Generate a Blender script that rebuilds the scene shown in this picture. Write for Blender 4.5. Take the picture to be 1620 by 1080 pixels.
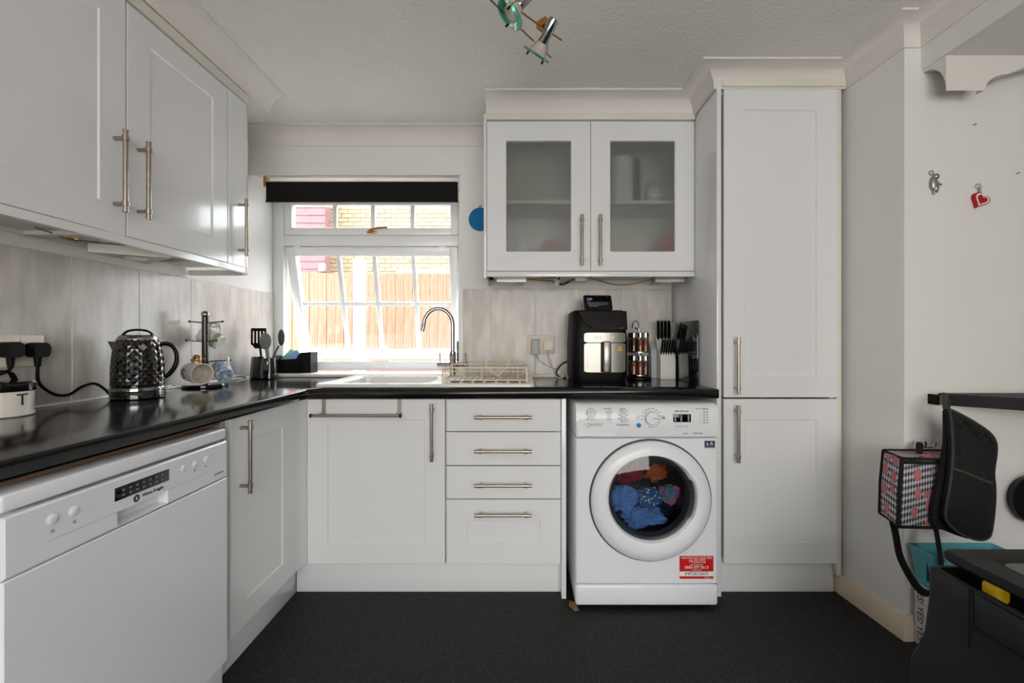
import bpy, bmesh, math, random
from mathutils import Vector, Matrix, noise
random.seed(7)
PI = math.pi
for o in list(bpy.data.objects): bpy.data.objects.remove(o)
scene = bpy.context.scene
COL = scene.collection

# ------------------------------------------------------------------ camera, light, exposure
CAMZ = 1.12
F = 700.0                                   # focal length in pixels of the 1620 px frame
cam = bpy.data.cameras.new('camera'); camo = bpy.data.objects.new('camera', cam); COL.objects.link(camo)
camo.location = (0, 0, CAMZ); camo.rotation_euler = (PI/2, 0, 0)
cam.sensor_width = 36; cam.lens = F/1620*36; cam.clip_start = 0.03
cam.shift_x = -10/1620; cam.shift_y = -3/1620
scene.camera = camo
w = bpy.data.worlds.new('sky'); scene.world = w; w.use_nodes = True
bg = w.node_tree.nodes['Background']; bg.inputs[0].default_value = (0.93, 0.97, 1.0, 1); bg.inputs[1].default_value = 9.5

RWX, RWZ, RWW, RWH, RWP = .35, 1.25, 2.3, 1.4, 40
def area(name, loc, rot, sx, sy, power, col=(1, 1, 1)):
    l = bpy.data.lights.new(name, 'AREA'); l.shape = 'RECTANGLE'; l.size = sx; l.size_y = sy; l.energy = power; l.color = col
    o = bpy.data.objects.new(name, l); COL.objects.link(o); o.location = loc; o.rotation_euler = rot
    return o
# the sky lights the room through the kitchen window; the only lamp is an added fill outside a rear opening placed for brightness
area('rear_fill_offscreen', (RWX, -1.98, RWZ), (PI/2, 0, 0), RWW, RWH, RWP, (1.0, 0.99, 0.985))
vs = scene.view_settings
vs.view_transform = 'Standard'; vs.look = 'None'; vs.gamma = 1; vs.use_curve_mapping = False; vs.exposure = 0.25

# ------------------------------------------------------------------ materials
def lin(c):
    return tuple(((x/255)/12.92 if x/255 <= .04045 else ((x/255+.055)/1.055)**2.4) for x in c)
MATS = {}
def mat(name, col=(200, 200, 200), rough=.5, metal=0., var=.06, vscale=9., stretch=(1, 1, 1), bump=0., bscale=60., coat=0.,
        col2=None, spec=.5, alpha=None, trans=0., ior=1.45, emis=0., detail=3.):
    m = bpy.data.materials.new(name); m.use_nodes = True
    nt = m.node_tree; b = nt.nodes['Principled BSDF']; N = nt.nodes.new; L = nt.links.new
    c = lin(col); d = lin(col2) if col2 else tuple(x*(1-var) for x in c)
    tc = N('ShaderNodeTexCoord'); mp = N('ShaderNodeMapping'); mp.inputs['Scale'].default_value = stretch
    L(tc.outputs['Object'], mp.inputs[0])
    n = N('ShaderNodeTexNoise'); n.inputs['Scale'].default_value = vscale; n.inputs['Detail'].default_value = detail
    L(mp.outputs[0], n.inputs['Vector'])
    r = N('ShaderNodeValToRGB'); r.color_ramp.elements[0].position = .35; r.color_ramp.elements[1].position = .65
    r.color_ramp.elements[0].color = (*d, 1); r.color_ramp.elements[1].color = (*c, 1)
    L(n.outputs['Fac'], r.inputs[0]); L(r.outputs[0], b.inputs['Base Color'])
    b.inputs['Roughness'].default_value = rough; b.inputs['Metallic'].default_value = metal
    b.inputs['Specular IOR Level'].default_value = spec; b.inputs['Coat Weight'].default_value = coat
    b.inputs['Coat Roughness'].default_value = .05
    b.inputs['Transmission Weight'].default_value = trans; b.inputs['IOR'].default_value = ior
    if emis:
        L(r.outputs[0], b.inputs['Emission Color']); b.inputs['Emission Strength'].default_value = emis
    if bump:
        n2 = N('ShaderNodeTexNoise'); n2.inputs['Scale'].default_value = bscale; n2.inputs['Detail'].default_value = 4
        L(mp.outputs[0], n2.inputs['Vector'])
        bp = N('ShaderNodeBump'); bp.inputs['Strength'].default_value = bump; bp.inputs['Distance'].default_value = .004
        L(n2.outputs['Fac'], bp.inputs['Height']); L(bp.outputs[0], b.inputs['Normal'])
    MATS[name] = m
    return m
def thin_glass(name, tint=(255, 255, 255), refl=.08, rough=0.):
    m = bpy.data.materials.new(name); m.use_nodes = True; nt = m.node_tree; N = nt.nodes.new; L = nt.links.new
    nt.nodes.remove(nt.nodes['Principled BSDF']); out = nt.nodes['Material Output']
    t = N('ShaderNodeBsdfTransparent'); t.inputs[0].default_value = (*lin(tint), 1)
    g = N('ShaderNodeBsdfGlossy'); g.inputs['Roughness'].default_value = rough
    lw = N('ShaderNodeLayerWeight'); lw.inputs[0].default_value = .25
    ma = N('ShaderNodeMath'); ma.operation = 'MULTIPLY_ADD'; ma.inputs[1].default_value = .5; ma.inputs[2].default_value = refl
    L(lw.outputs['Fresnel'], ma.inputs[0])
    mx = N('ShaderNodeMixShader'); L(ma.outputs[0], mx.inputs[0]); L(t.outputs[0], mx.inputs[1]); L(g.outputs[0], mx.inputs[2])
    L(mx.outputs[0], out.inputs[0]); MATS[name] = m
    return m
def frosted(name):
    m = bpy.data.materials.new(name); m.use_nodes = True; nt = m.node_tree; N = nt.nodes.new; L = nt.links.new
    nt.nodes.remove(nt.nodes['Principled BSDF']); out = nt.nodes['Material Output']
    t = N('ShaderNodeBsdfRefraction'); t.inputs['IOR'].default_value = 1.03; t.inputs['Roughness'].default_value = .3
    t.inputs[0].default_value = (.86, .88, .88, 1)
    d = N('ShaderNodeBsdfTranslucent'); d.inputs[0].default_value = (.6, .62, .62, 1)
    df = N('ShaderNodeBsdfDiffuse'); df.inputs[0].default_value = (.42, .43, .43, 1)
    g = N('ShaderNodeBsdfGlossy'); g.inputs['Roughness'].default_value = .12
    m0 = N('ShaderNodeMixShader'); m0.inputs[0].default_value = .06; L(t.outputs[0], m0.inputs[1]); L(d.outputs[0], m0.inputs[2])
    m1 = N('ShaderNodeMixShader'); m1.inputs[0].default_value = .12; L(m0.outputs[0], m1.inputs[1]); L(df.outputs[0], m1.inputs[2])
    m2 = N('ShaderNodeMixShader'); m2.inputs[0].default_value = .07; L(m1.outputs[0], m2.inputs[1]); L(g.outputs[0], m2.inputs[2])
    L(m2.outputs[0], out.inputs[0]); MATS[name] = m
    return m
def dots(name, base, dot, scale=60., size=.32, rough=.8, third=None):
    m = mat(name, base, rough); nt = m.node_tree; N = nt.nodes.new; L = nt.links.new; b = nt.nodes['Principled BSDF']
    src = b.inputs['Base Color'].links[0].from_socket
    tc = N('ShaderNodeTexCoord'); v = N('ShaderNodeTexVoronoi'); v.inputs['Scale'].default_value = scale
    v.inputs['Randomness'].default_value = .8
    L(tc.outputs['Object'], v.inputs['Vector'])
    lt = N('ShaderNodeMath'); lt.operation = 'LESS_THAN'; lt.inputs[1].default_value = size; L(v.outputs['Distance'], lt.inputs[0])
    mx = N('ShaderNodeMixRGB'); L(lt.outputs[0], mx.inputs[0]); L(src, mx.inputs[1]); mx.inputs[2].default_value = (*lin(dot), 1)
    L(mx.outputs[0], b.inputs['Base Color'])
    return m
def floral(name):
    m = mat(name, (60, 62, 70), .75); nt = m.node_tree; N = nt.nodes.new; L = nt.links.new; b = nt.nodes['Principled BSDF']
    tc = N('ShaderNodeTexCoord'); sp = N('ShaderNodeSeparateXYZ'); L(tc.outputs['Object'], sp.inputs[0])
    su = N('ShaderNodeMath'); su.operation = 'ADD'; L(sp.outputs[0], su.inputs[0]); L(sp.outputs[1], su.inputs[1])
    a = N('ShaderNodeMath'); a.operation = 'ADD'; L(su.outputs[0], a.inputs[0]); L(sp.outputs[2], a.inputs[1])
    s = N('ShaderNodeMath'); s.operation = 'SUBTRACT'; L(su.outputs[0], s.inputs[0]); L(sp.outputs[2], s.inputs[1])
    cb = N('ShaderNodeCombineXYZ'); L(a.outputs[0], cb.inputs[0]); L(s.outputs[0], cb.inputs[1]); cb.inputs[2].default_value = .001
    ck = N('ShaderNodeTexChecker'); ck.inputs['Scale'].default_value = 44; L(cb.outputs[0], ck.inputs['Vector'])
    ck.inputs[1].default_value = (*lin((52, 54, 62)), 1); ck.inputs[2].default_value = (*lin((205, 202, 206)), 1)
    v = N('ShaderNodeTexVoronoi'); v.inputs['Scale'].default_value = 17; v.inputs['Randomness'].default_value = .5
    L(tc.outputs['Object'], v.inputs['Vector'])
    r = N('ShaderNodeValToRGB'); e = r.color_ramp.elements
    e[0].position = .0; e[0].color = (*lin((214, 172, 120)), 1); e[1].position = .13; e[1].color = (*lin((190, 118, 118)), 1)
    L(v.outputs['Distance'], r.inputs[0])
    lt = N('ShaderNodeMath'); lt.operation = 'LESS_THAN'; lt.inputs[1].default_value = .4; L(v.outputs['Distance'], lt.inputs[0])
    mx = N('ShaderNodeMixRGB'); L(lt.outputs[0], mx.inputs[0]); L(ck.outputs[0], mx.inputs[1]); L(r.outputs[0], mx.inputs[2])
    L(mx.outputs[0], b.inputs['Base Color'])
    return m

mat('wall_paint', (228, 226, 222), .65, var=.03, vscale=3, bump=.08, bscale=90)
mat('ceiling_paint', (233, 229, 225), .75, var=.03, vscale=5, bump=1., bscale=60)
mat('coving_paint', (224, 219, 214), .6, var=.02)
dots('floor_vinyl', (17, 17, 18), (66, 66, 64), 150, .27, .65); 
mat('skirting_paint', (214, 200, 178), .45, var=.04)
mat('cabinet_gloss', (226, 227, 228), .16, var=.012, vscale=2, coat=.3)
mat('carcass_white', (222, 218, 206), .4, var=.03)
mat('worktop_black', (13, 13, 14), .13, var=.3, vscale=35, bump=.04, bscale=120, col2=(22, 22, 23), spec=.6)
mat('chipboard', (150, 110, 60), .8, var=.45, vscale=120)
mat('backing_board', (122, 88, 64), .8)
mat('tile', (203, 199, 193), .25, vscale=6, stretch=(4, 4, 1), col2=(180, 175, 169), bump=.04, bscale=20, detail=7); mat('grout', (232, 229, 222), .8)
mat('brushed_nickel', (178, 168, 155), .3, 1., var=.12, vscale=40)
mat('chrome', (165, 165, 168), .12, 1., var=.05)
mat('steel', (150, 146, 140), .3, 1., var=.12, vscale=14, stretch=(12, 1, .4))
mat('appliance_white', (226, 228, 232), .27, var=.01, coat=.15)
mat('appliance_grey', (178, 180, 184), .4)
mat('black_plastic', (13, 13, 14), .4, spec=.3, var=.2)
mat('black_gloss', (9, 9, 10), .07, var=.2, coat=.5)
mat('touch_black', (6, 6, 7), .22, spec=.2); mat('soft_black', (13, 13, 14), .5, spec=.2, var=.25)
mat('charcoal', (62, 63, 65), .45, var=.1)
mat('grey_plastic', (112, 114, 116), .5)
mat('upvc', (238, 239, 240), .25, var=.01)
mat('sill_white', (236, 236, 233), .25, var=.02)
mat('ceramic', (232, 230, 224), .14, var=.01, coat=.3)
mat('blind_fabric', (15, 14, 14), .95, var=.3, vscale=80)
mat('brass', (196, 150, 78), .25, 1.)
mat('blue_sponge', (0, 112, 170), .8, var=.15, vscale=60)
mat('green_sponge', (150, 205, 165), .85, var=.1, vscale=90)
mat('pale_blue_sponge', (140, 190, 225), .85, var=.1, vscale=90)
mat('cream_wire', (228, 214, 194), .4)
mat('cream_plastic', (224, 216, 200), .4)
mat('white_plastic', (226, 224, 218), .35)
mat('pale_grey_plastic', (176, 180, 184), .4)
mat('ink_black', (18, 18, 20), .6)
mat('ink_grey', (120, 122, 126), .6)
mat('ink_white', (236, 234, 230), .6)
mat('ink_blue', (40, 120, 190), .5)
mat('navy_print', (40, 62, 92), .5)
mat('red_print', (198, 18, 14), .45)
mat('yellow_print', (226, 184, 14), .5)
mat('mug_white', (226, 222, 212), .2, coat=.3)
mat('mug_cream', (228, 214, 188), .25, coat=.3)
mat('mug_green', (150, 172, 132), .3)
mat('mug_blue', (98, 128, 158), .3, vscale=60, col2=(190, 205, 215))
mat('gold', (210, 150, 60), .25, .8)
mat('blue_cloth', (98, 150, 220), .85, var=.25, vscale=12)
dots('dotted_cloth', (44, 96, 140), (210, 222, 228), 70, .3)
mat('red_cloth', (150, 34, 48), .85, var=.35); mat('pink_cloth', (205, 60, 120), .85, col2=(70, 130, 150), vscale=16)
mat('navy_cloth', (34, 52, 80), .85, var=.3); mat('orange_cloth', (190, 92, 40), .85, var=.3)
mat('spice_amber', (150, 88, 34), .6, vscale=90, col2=(104, 52, 18)); mat('spice_red', (128, 42, 22), .6, vscale=110, col2=(150, 84, 44))
mat('spice_dark', (48, 34, 18), .6, vscale=90, col2=(84, 62, 24))
mat('marble_black', (12, 18, 24), .06, vscale=14, col2=(30, 42, 52), coat=.5, detail=8)
mat('screen_black', (8, 9, 12), .08)
mat('screen_text', (170, 180, 200), .5, emis=.35)
thin_glass('green_glass', (172, 236, 216), .1)
mat('lamp_bulb', (225, 215, 205), .15, trans=.6)
mat('teal_plastic', (92, 168, 178), .4)
mat('printed_card', (206, 204, 198), .6)
mat('black_fabric', (19, 19, 19), .9, var=.35, vscale=50, bump=.5, bscale=45)
mat('grey_piping', (58, 58, 54), .85)
floral('floral_fabric')
mat('heart_red', (176, 14, 28), .3)
mat('bin_plastic', (14, 14, 15), .5, var=.2, spec=.35)
mat('bin_lid', (70, 70, 69), .22, var=.08)
mat('fence_wood', (160, 106, 86), .8, vscale=5, stretch=(7, 7, .7), col2=(134, 82, 64), detail=7)
mat('brick_buff', (160, 142, 116), .85, vscale=5, col2=(138, 118, 92)); mat('mortar', (166, 157, 142), .9)
mat('clad_boards', (116, 82, 84), .7, var=.12); mat('paving', (170, 165, 158), .9, var=.1)
mat('post_white', (240, 232, 220), .6, var=.06)
mat('lime_soap', (170, 210, 60), .2, trans=.3); mat('bottle_dark', (60, 34, 30), .4); mat('bottle_green', (70, 104, 70), .6)
mat('frame_silver', (168, 166, 160), .35, .9)
thin_glass('window_glass', (250, 252, 252), .05)
thin_glass('jar_glass', (235, 240, 240), .06)
thin_glass('door_glass', (214, 217, 222), .04, .03)
frosted('frosted_glass')

# ------------------------------------------------------------------ mesh helpers
class MB:
    def __init__(s): s.bm = bmesh.new()
    def quadrings(s, rings, cap0=True, cap1=True, closed=True):
        vr = [[s.bm.verts.new(p) for p in r] for r in rings]
        n = len(vr[0])
        for a, b in zip(vr, vr[1:]):
            for i in range(n if closed else n-1):
                j = (i+1) % n
                try: s.bm.faces.new((a[i], a[j], b[j], b[i]))
                except ValueError: pass
        if cap0: s.bm.faces.new(vr[0][::-1])
        if cap1: s.bm.faces.new(vr[-1])
        return s
    def box(s, x0, x1, y0, y1, z0, z1, b=0., seg=2):
        x0, x1 = min(x0, x1), max(x0, x1); y0, y1 = min(y0, y1), max(y0, y1); z0, z1 = min(z0, z1), max(z0, z1)
        v = [s.bm.verts.new(p) for p in [(x0,y0,z0),(x1,y0,z0),(x1,y1,z0),(x0,y1,z0),(x0,y0,z1),(x1,y0,z1),(x1,y1,z1),(x0,y1,z1)]]
        fs = [s.bm.faces.new([v[i] for i in q]) for q in [(3,2,1,0),(4,5,6,7),(0,1,5,4),(1,2,6,5),(2,3,7,6),(3,0,4,7)]]
        if b:
            es = list({e for f in fs for e in f.edges})
            bmesh.ops.bevel(s.bm, geom=es, offset=b, segments=seg, profile=.5, affect='EDGES')
        return s
    def cyl(s, p0, p1, r0, r1=None, n=20):
        r1 = r0 if r1 is None else r1
        p0, p1 = Vector(p0), Vector(p1); d = (p1-p0).normalized()
        a = d.orthogonal().normalized(); b = d.cross(a)
        ring = lambda p, r: [p + r*(math.cos(2*PI*i/n)*a + math.sin(2*PI*i/n)*b) for i in range(n)]
        return s.quadrings([ring(p0, r0), ring(p1, r1)])
    def tube(s, pts, r, n=8, closed=False, flat=None):
        pts = [Vector(p) for p in pts]; m = len(pts); rings = []
        t0 = (pts[1]-pts[0]).normalized(); a = t0.orthogonal().normalized()
        if flat: a = Vector(flat)
        for i, p in enumerate(pts):
            if closed: t = (pts[(i+1) % m]-pts[i-1]).normalized()
            else: t = (pts[min(i+1, m-1)]-pts[max(i-1, 0)]).normalized()
            a = (a - t*a.dot(t)).normalized(); b = t.cross(a)
            rr = r[i] if isinstance(r, (list, tuple)) and not flat else r
            ra, rb = (r if flat else (rr, rr))
            rings.append([p + ra*math.cos(2*PI*k/n)*a + rb*math.sin(2*PI*k/n)*b for k in range(n)])
        if closed: rings.append(rings[0]); return s.quadrings(rings, False, False)
        return s.quadrings(rings)
    def lathe(s, prof, c=(0, 0, 0), axis='z', n=40, cap=True, sx=1., sy=1.):
        rings = []
        for r, h in prof:
            ring = []
            for i in range(n):
                u, v = r*math.cos(2*PI*i/n)*sx, r*math.sin(2*PI*i/n)*sy
                ring.append({'z': (c[0]+u, c[1]+v, c[2]+h), 'y': (c[0]+u, c[1]+h, c[2]+v), 'x': (c[0]+h, c[1]+u, c[2]+v)}[axis])
            rings.append(ring)
        return s.quadrings(rings, cap, cap)
    def prism(s, pts, f, d0, d1):
        return s.quadrings([[f(u, v, d0) for u, v in pts], [f(u, v, d1) for u, v in pts]])
    def ball(s, c, r, sc=(1, 1, 1), n=20):
        prof = [(max(r*math.sin(PI*i/12), 1e-4), -r*math.cos(PI*i/12)) for i in range(13)]
        rings = [[(c[0]+a*math.cos(2*PI*k/n)*sc[0], c[1]+a*math.sin(2*PI*k/n)*sc[1], c[2]+h*sc[2]) for k in range(n)] for a, h in prof]
        return s.quadrings(rings)
    def xf(s, m):
        s.bm.transform(m); return s
    def build(s, name, m, parent=None, smooth=35, label=None):
        bm = s.bm
        bmesh.ops.remove_doubles(bm, verts=bm.verts, dist=1e-6)
        bmesh.ops.recalc_face_normals(bm, faces=bm.faces)
        if parent is not None: off = ORG[parent.name]
        else:
            xs = [v.co for v in bm.verts]
            off = Vector(((min(p.x for p in xs)+max(p.x for p in xs))/2, (min(p.y for p in xs)+max(p.y for p in xs))/2, min(p.z for p in xs)))
        bmesh.ops.translate(bm, verts=bm.verts, vec=-off)
        me = bpy.data.meshes.new(name); bm.to_mesh(me); bm.free()
        me.materials.append(MATS[m])
        if smooth:
            me.polygons.foreach_set('use_smooth', [True]*len(me.polygons)); me.set_sharp_from_angle(angle=math.radians(smooth))
        o = bpy.data.objects.new(name, me); COL.objects.link(o)
        if parent is not None: o.parent = parent
        else: o.location = off
        ORG[o.name] = off.copy()
        if label: o['label'] = label
        return o
ORG = {}
def thing(name, label, cat, loc=(0, 0, 0), group=None, kind=None):
    o = bpy.data.objects.new(name, None); COL.objects.link(o); o.location = loc; o.empty_display_size = .05
    ORG[o.name] = Vector(loc)
    return tag(o, label, cat, group, kind)
def tag(o, label=None, cat=None, group=None, kind=None):
    if label: o['label'] = label
    if cat: o['category'] = cat
    if group: o['group'] = group
    if kind: o['kind'] = kind
    return o
def struct(name, mb, m, label=None, parent=None, smooth=35):
    o = mb.build(name, m, parent, smooth)
    if parent is None: tag(o, label, None, None, 'structure')
    return o
def piece(name, src, parent, loc):                     # another piece that shares mesh data
    c = bpy.data.objects.new(name, src.data); COL.objects.link(c); c.parent = parent; c.location = loc
    return c
def copy_tree(o, parent=None):
    c = o.copy(); COL.objects.link(c); c.parent = parent
    for ch in list(o.children): copy_tree(ch, c)
    return c
def text(name, body, size, m, parent, loc, facing='front', spin=0., squash=1.):
    cu = bpy.data.curves.new(name, 'FONT'); cu.body = body; cu.size = size; cu.align_x = 'CENTER'; cu.align_y = 'CENTER'; cu.extrude = .0003
    cu.resolution_u = 3
    t = bpy.data.objects.new(name, cu); COL.objects.link(t)
    me = bpy.data.meshes.new_from_object(t.evaluated_get(bpy.context.evaluated_depsgraph_get()))
    bpy.data.objects.remove(t); bpy.data.curves.remove(cu)
    R = Matrix.Rotation(PI/2, 4, 'X')
    if facing == 'left': R = Matrix.Rotation(-PI/2, 4, 'Z') @ R
    if facing == 'right': R = Matrix.Rotation(PI/2, 4, 'Z') @ R
    me.transform(Matrix.Translation(Vector(loc)-ORG[parent.name]) @ R @ Matrix.Rotation(spin, 4, 'Z') @ Matrix.Diagonal((squash, 1, 1, 1)))
    me.materials.clear(); me.materials.append(MATS[m])
    o = bpy.data.objects.new(name, me); COL.objects.link(o); o.parent = parent; ORG[o.name] = ORG[parent.name].copy()
    return o
def at(px, py, D):                                       # a point of the photograph at distance D
    return Vector(((px-820)/F*D, D, CAMZ+(537-py)/F*D))
def on_x(px, py, X):                                     # the same on the plane x = X
    D = F*X/(px-820); return Vector((X, D, CAMZ+(537-py)/F*D))
def rrect(u0, u1, v0, v1, r, k=4):
    out = []
    for cx, cy, a0 in ((u1-r, v1-r, 0), (u0+r, v1-r, PI/2), (u0+r, v0+r, PI), (u1-r, v0+r, 1.5*PI)):
        for i in range(k+1):
            a = a0 + i*PI/2/k; out.append((cx+r*math.cos(a), cy+r*math.sin(a)))
    return out
def front(x0, yf, z0): return lambda u, v, d: (x0+u, yf+d, z0+v)          # faces the camera (-y)
def left(xf, y0, z0): return lambda u, v, d: (xf-d, y0+u, z0+v)           # left run, faces +x
def plate(mb, f, w_, h_, steps, r0=.0005, cap=True, back=True, rin=.002):
    rings = []
    for ins, d in steps:
        r = max(r0, .0006) if ins < .02 else rin
        rings.append([f(u, v, d) for u, v in rrect(ins, w_-ins, ins, h_-ins, r)])
    return mb.quadrings(rings, back, cap)
def shaker(f, w_, h_, rail=.095):
    return plate(MB(), f, w_, h_, [(0, .02), (0, .0015), (.0015, 0), (rail, 0), (rail+.003, .005)])
def slab(f, w_, h_, t=.02):
    return plate(MB(), f, w_, h_, [(0, t), (0, .002), (.002, 0)])
def bar_handle(c, axis, out, L=.24, r=.0068):
    c = Vector(c); a = Vector(axis); o = Vector(out); mb = MB(); m_ = c+o*.034
    mb.cyl(m_-a*L/2, m_+a*L/2, r, n=14)
    for s in (-1, 1):
        p = m_+a*s*(L/2-.022)
        mb.cyl(c+a*s*(L/2-.022), p, .006, n=12)
        mb.cyl(p-a*.006, p+a*.006, r+.0028, n=14)
        mb.cyl(m_+a*s*(L/2-.001), m_+a*s*(L/2+.003), r+.001, n=14)
    return mb
def sweep(path, prof, closed_prof=True):
    """profile (outward offset, z) swept along a plan path with mitred corners; outward is to the right of travel"""
    P = [Vector((x, y)) for x, y in path]; nrm = []
    for a, b in zip(P, P[1:]):
        d = (b-a).normalized(); nrm.append(Vector((d.y, -d.x)))
    rings = []
    for i, p in enumerate(P):
        if i == 0: n = nrm[0]
        elif i == len(P)-1: n = nrm[-1]
        else:
            n = nrm[i-1]+nrm[i]; n = n/(n.dot(nrm[i]))
        rings.append([(p.x+n.x*o, p.y+n.y*o, z) for o, z in prof])
    return MB().quadrings(rings)
def smooth_pts(pts, k=6):
    P = [Vector(p) for p in pts]; out = []
    for i in range(len(P)-1):
        p0, p1, p2, p3 = P[max(i-1, 0)], P[i], P[i+1], P[min(i+2, len(P)-1)]
        for j in range(k):
            t = j/k
            out.append(.5*((2*p1)+(p2-p0)*t+(2*p0-5*p1+4*p2-p3)*t*t+(3*p1-p0-3*p2+p3)*t**3))
    return out+[P[-1]]

# ------------------------------------------------------------------ the room
XL, YB, ZC = -1.52, 2.5, 2.30                             # left wall, back wall, ceiling
CT = .906                                                  # worktop top
YW = 2.74                                                  # window plane
OX1, OZ1 = -.332, 2.049                                    # window opening: right edge, top
RC = (1.448, 1.66)                                         # outer corner of the right wall
struct('floor', MB().box(-1.7, 4.1, -1.9, 2.85, -.06, 0), 'floor_vinyl', 'black speckled vinyl floor')
struct('ceiling', MB().box(-1.7, 4.1, -1.9, 2.85, ZC, ZC+.1), 'ceiling_paint', 'white textured ceiling')
wl = struct('wall_left', MB().box(XL-.1, XL, -1.9, YW+.08, 0, ZC), 'wall_paint', 'white wall behind the kettle with grey tiles')
mb = MB().box(OX1, 1.6, YB, YW+.1, 0, ZC).box(XL, OX1, YB, YW+.1, OZ1, ZC).box(XL, OX1, YB, YW+.1, 0, CT)
wb = struct('wall_back', mb, 'wall_paint', 'white wall around the window')
f2 = lambda u, v, d: (u, v, d)
struct('wall_right', MB().prism([RC, (1.395, YB), (1.6, YB), (1.6, RC[1])], f2, 0, ZC), 'wall_paint', 'white wall beside the tall cabinet')
struct('wall_nook', MB().box(1.6, 4.1, RC[1], 1.8, 0, ZC), 'wall_paint', 'grey-white wall behind the hanging bag and key charms')
ra0, ra1, rz_0, rz_1 = RWX-RWW/2, RWX+RWW/2, RWZ-RWH/2, RWZ+RWH/2
mb = MB().box(-1.7, ra0, -1.95, -1.85, 0, ZC).box(ra1, 4.1, -1.95, -1.85, 0, ZC).box(ra0, ra1, -1.95, -1.85, rz_1, ZC).box(ra0, ra1, -1.95, -1.85, 0, rz_0)
struct('wall_rear', mb, 'wall_paint', 'white rear wall with an opening placed for the fill lamp')
struct('wall_dining', MB().box(4.0, 4.1, -1.9, 1.8, 0, ZC), 'wall_paint', 'white wall of the dining side')
struct('trim_1', MB().box(1.51, 4.0, -1.85, RC[1], 2.128, ZC), 'wall_paint', 'boxed white lowered ceiling over the nook')

# wall tiles
MB().box(XL, XL+.0068, .95, 2.735, CT+.003, 1.40).build('grout', 'grout', wl)
MB().box(-.312, .862, YB-.0068, YB, CT+.003, 1.405).build('grout', 'grout', wb)
ed = [.95, 1.225, 1.499, 1.764, 2.042, 2.318, 2.595, 2.735]
for a, b in zip(ed, ed[1:]):
    MB().box(XL, XL+.008, a+.002, b-.002, CT+.004, 1.40, .0012, 1).build('tile', 'tile', wl)
ed = [-.312, -.157, .096, .346, .593, .862]
for a, b in zip(ed, ed[1:]):
    MB().box(a+.002, b-.002, YB-.008, YB, CT+.004, 1.405, .0012, 1).build('tile', 'tile', wb)
MB().box(-.336, -.312, YB-.011, YB, CT+.004, 1.405, .003).build('tile_edge', 'sill_white', wb)

# coving, skirting
def cov_prof(z1=ZC, s=.088):
    p = [(0, z1), (0, z1-s), (.007, z1-s)]
    for i in range(1, 10):
        a = i*PI/2/9
        p.append((s-(s-.007)*math.cos(a), z1-s+(s-.008)*math.sin(a)))
    return p+[(s, z1)]
struct('trim_2', sweep([(-1.21, -.2), (-1.21, 2.14)], cov_prof()), 'coving_paint', 'white coving above the long wall units')
struct('trim_3', sweep([(XL, YB), (-.16, YB)], cov_prof()), 'coving_paint', 'white coving above the window')
struct('trim_4', sweep([(-.157, 2.165), (.86, 2.165), (.86, 1.935), (1.432, 1.935), RC, (1.51, RC[1]), (1.51, -1.0)], cov_prof()), 'coving_paint', 'white coving stepping round the glazed unit and tall cabinet')
sk = [(0, 0), (.019, 0), (.019, .062), (.008, .088), (0, .09)]
struct('baseboard_right', sweep([(1.4265, 2.0), RC, (1.9, RC[1])], sk), 'skirting_paint', 'cream skirting board round the wall corner')
zs_ = 2.128; cy = [(1.57, zs_), (1.57, 2.003)]
for i in range(1, 10):
    a = i*PI/2/9; cy.append((1.57+.088*(1-math.cos(a)), 2.003+.117*math.sin(a)))
cy.append((1.659, zs_))
mb = MB().prism(cy, lambda u, v, d: (d, u, v), 1.518, 1.655)
wg = [(1.655, zs_), (1.655, 2.003)]
for i in range(1, 8):
    a = i*PI/2/7; wg.append((1.655+.08*(1-math.cos(a)), 2.003+.059*math.sin(a)))
wg += [(1.80, 2.086), (1.90, 2.105), (2.1, 2.118), (3.9, 2.12), (3.9, zs_)]
mb.prism(wg, front(0, 1.57, 0), 0, .03)
struct('trim_5', mb, 'coving_paint', 'moulded white corbel and arch edge under the lowered ceiling')

# ------------------------------------------------------------------ window
win = thing('window_1', 'white plastic kitchen window with its lower sash tilted open', None, ((XL+OX1)/2, YW, .93), None, 'structure')
WX0, WX1 = XL, OX1
mb = MB().box(WX0, -1.455, YW, YW+.07, .93, OZ1, .004).box(-.372, WX1, YW, YW+.07, .93, OZ1, .004)
mb.box(-1.457, -.370, YW+.001, YW+.069, .93, .985, .004).box(-1.457, -.370, YW+.001, YW+.069, 1.70, 1.765, .004).box(-1.457, -.370, YW+.001, YW+.069, 2.0, OZ1, .004)
mb.build('frame', 'upvc', win)
def sash(x0, x1, z0, z1, st, cols, rows, name, m4=None):
    y0, y1 = YW+.004, YW+.058
    X = m4 if m4 is not None else Matrix.Identity(4)
    fr = MB().box(x0, x0+st, y0, y1, z0, z1, .008).box(x1-st, x1, y0, y1, z0, z1, .008).box(x0+st-.006, x1-st+.006, y0, y1, z0, z0+st, .008).box(x0+st-.006, x1-st+.006, y0, y1, z1-st, z1, .008).xf(X).build(name, 'upvc', win)
    gx0, gx1, gz0, gz1 = x0+st, x1-st, z0+st, z1-st
    MB().box(gx0-.004, gx1+.004, YW+.03, YW+.034, gz0-.004, gz1+.004).xf(X).build('pane', 'window_glass', fr)
    for c in cols: MB().box(c-.0135, c+.0135, YW+.02, YW+.044, gz0, gz1, .004).xf(X).build('glazing_bar', 'upvc', fr)
    for c in rows: MB().box(gx0, gx1, YW+.021, YW+.043, c-.0135, c+.0135, .004).xf(X).build('glazing_bar', 'upvc', fr)
    return fr
up = sash(-1.455, -.372, 1.766, 2.005, .05, [-1.147, -.908, -.66], [], 'upper_sash')
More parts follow.
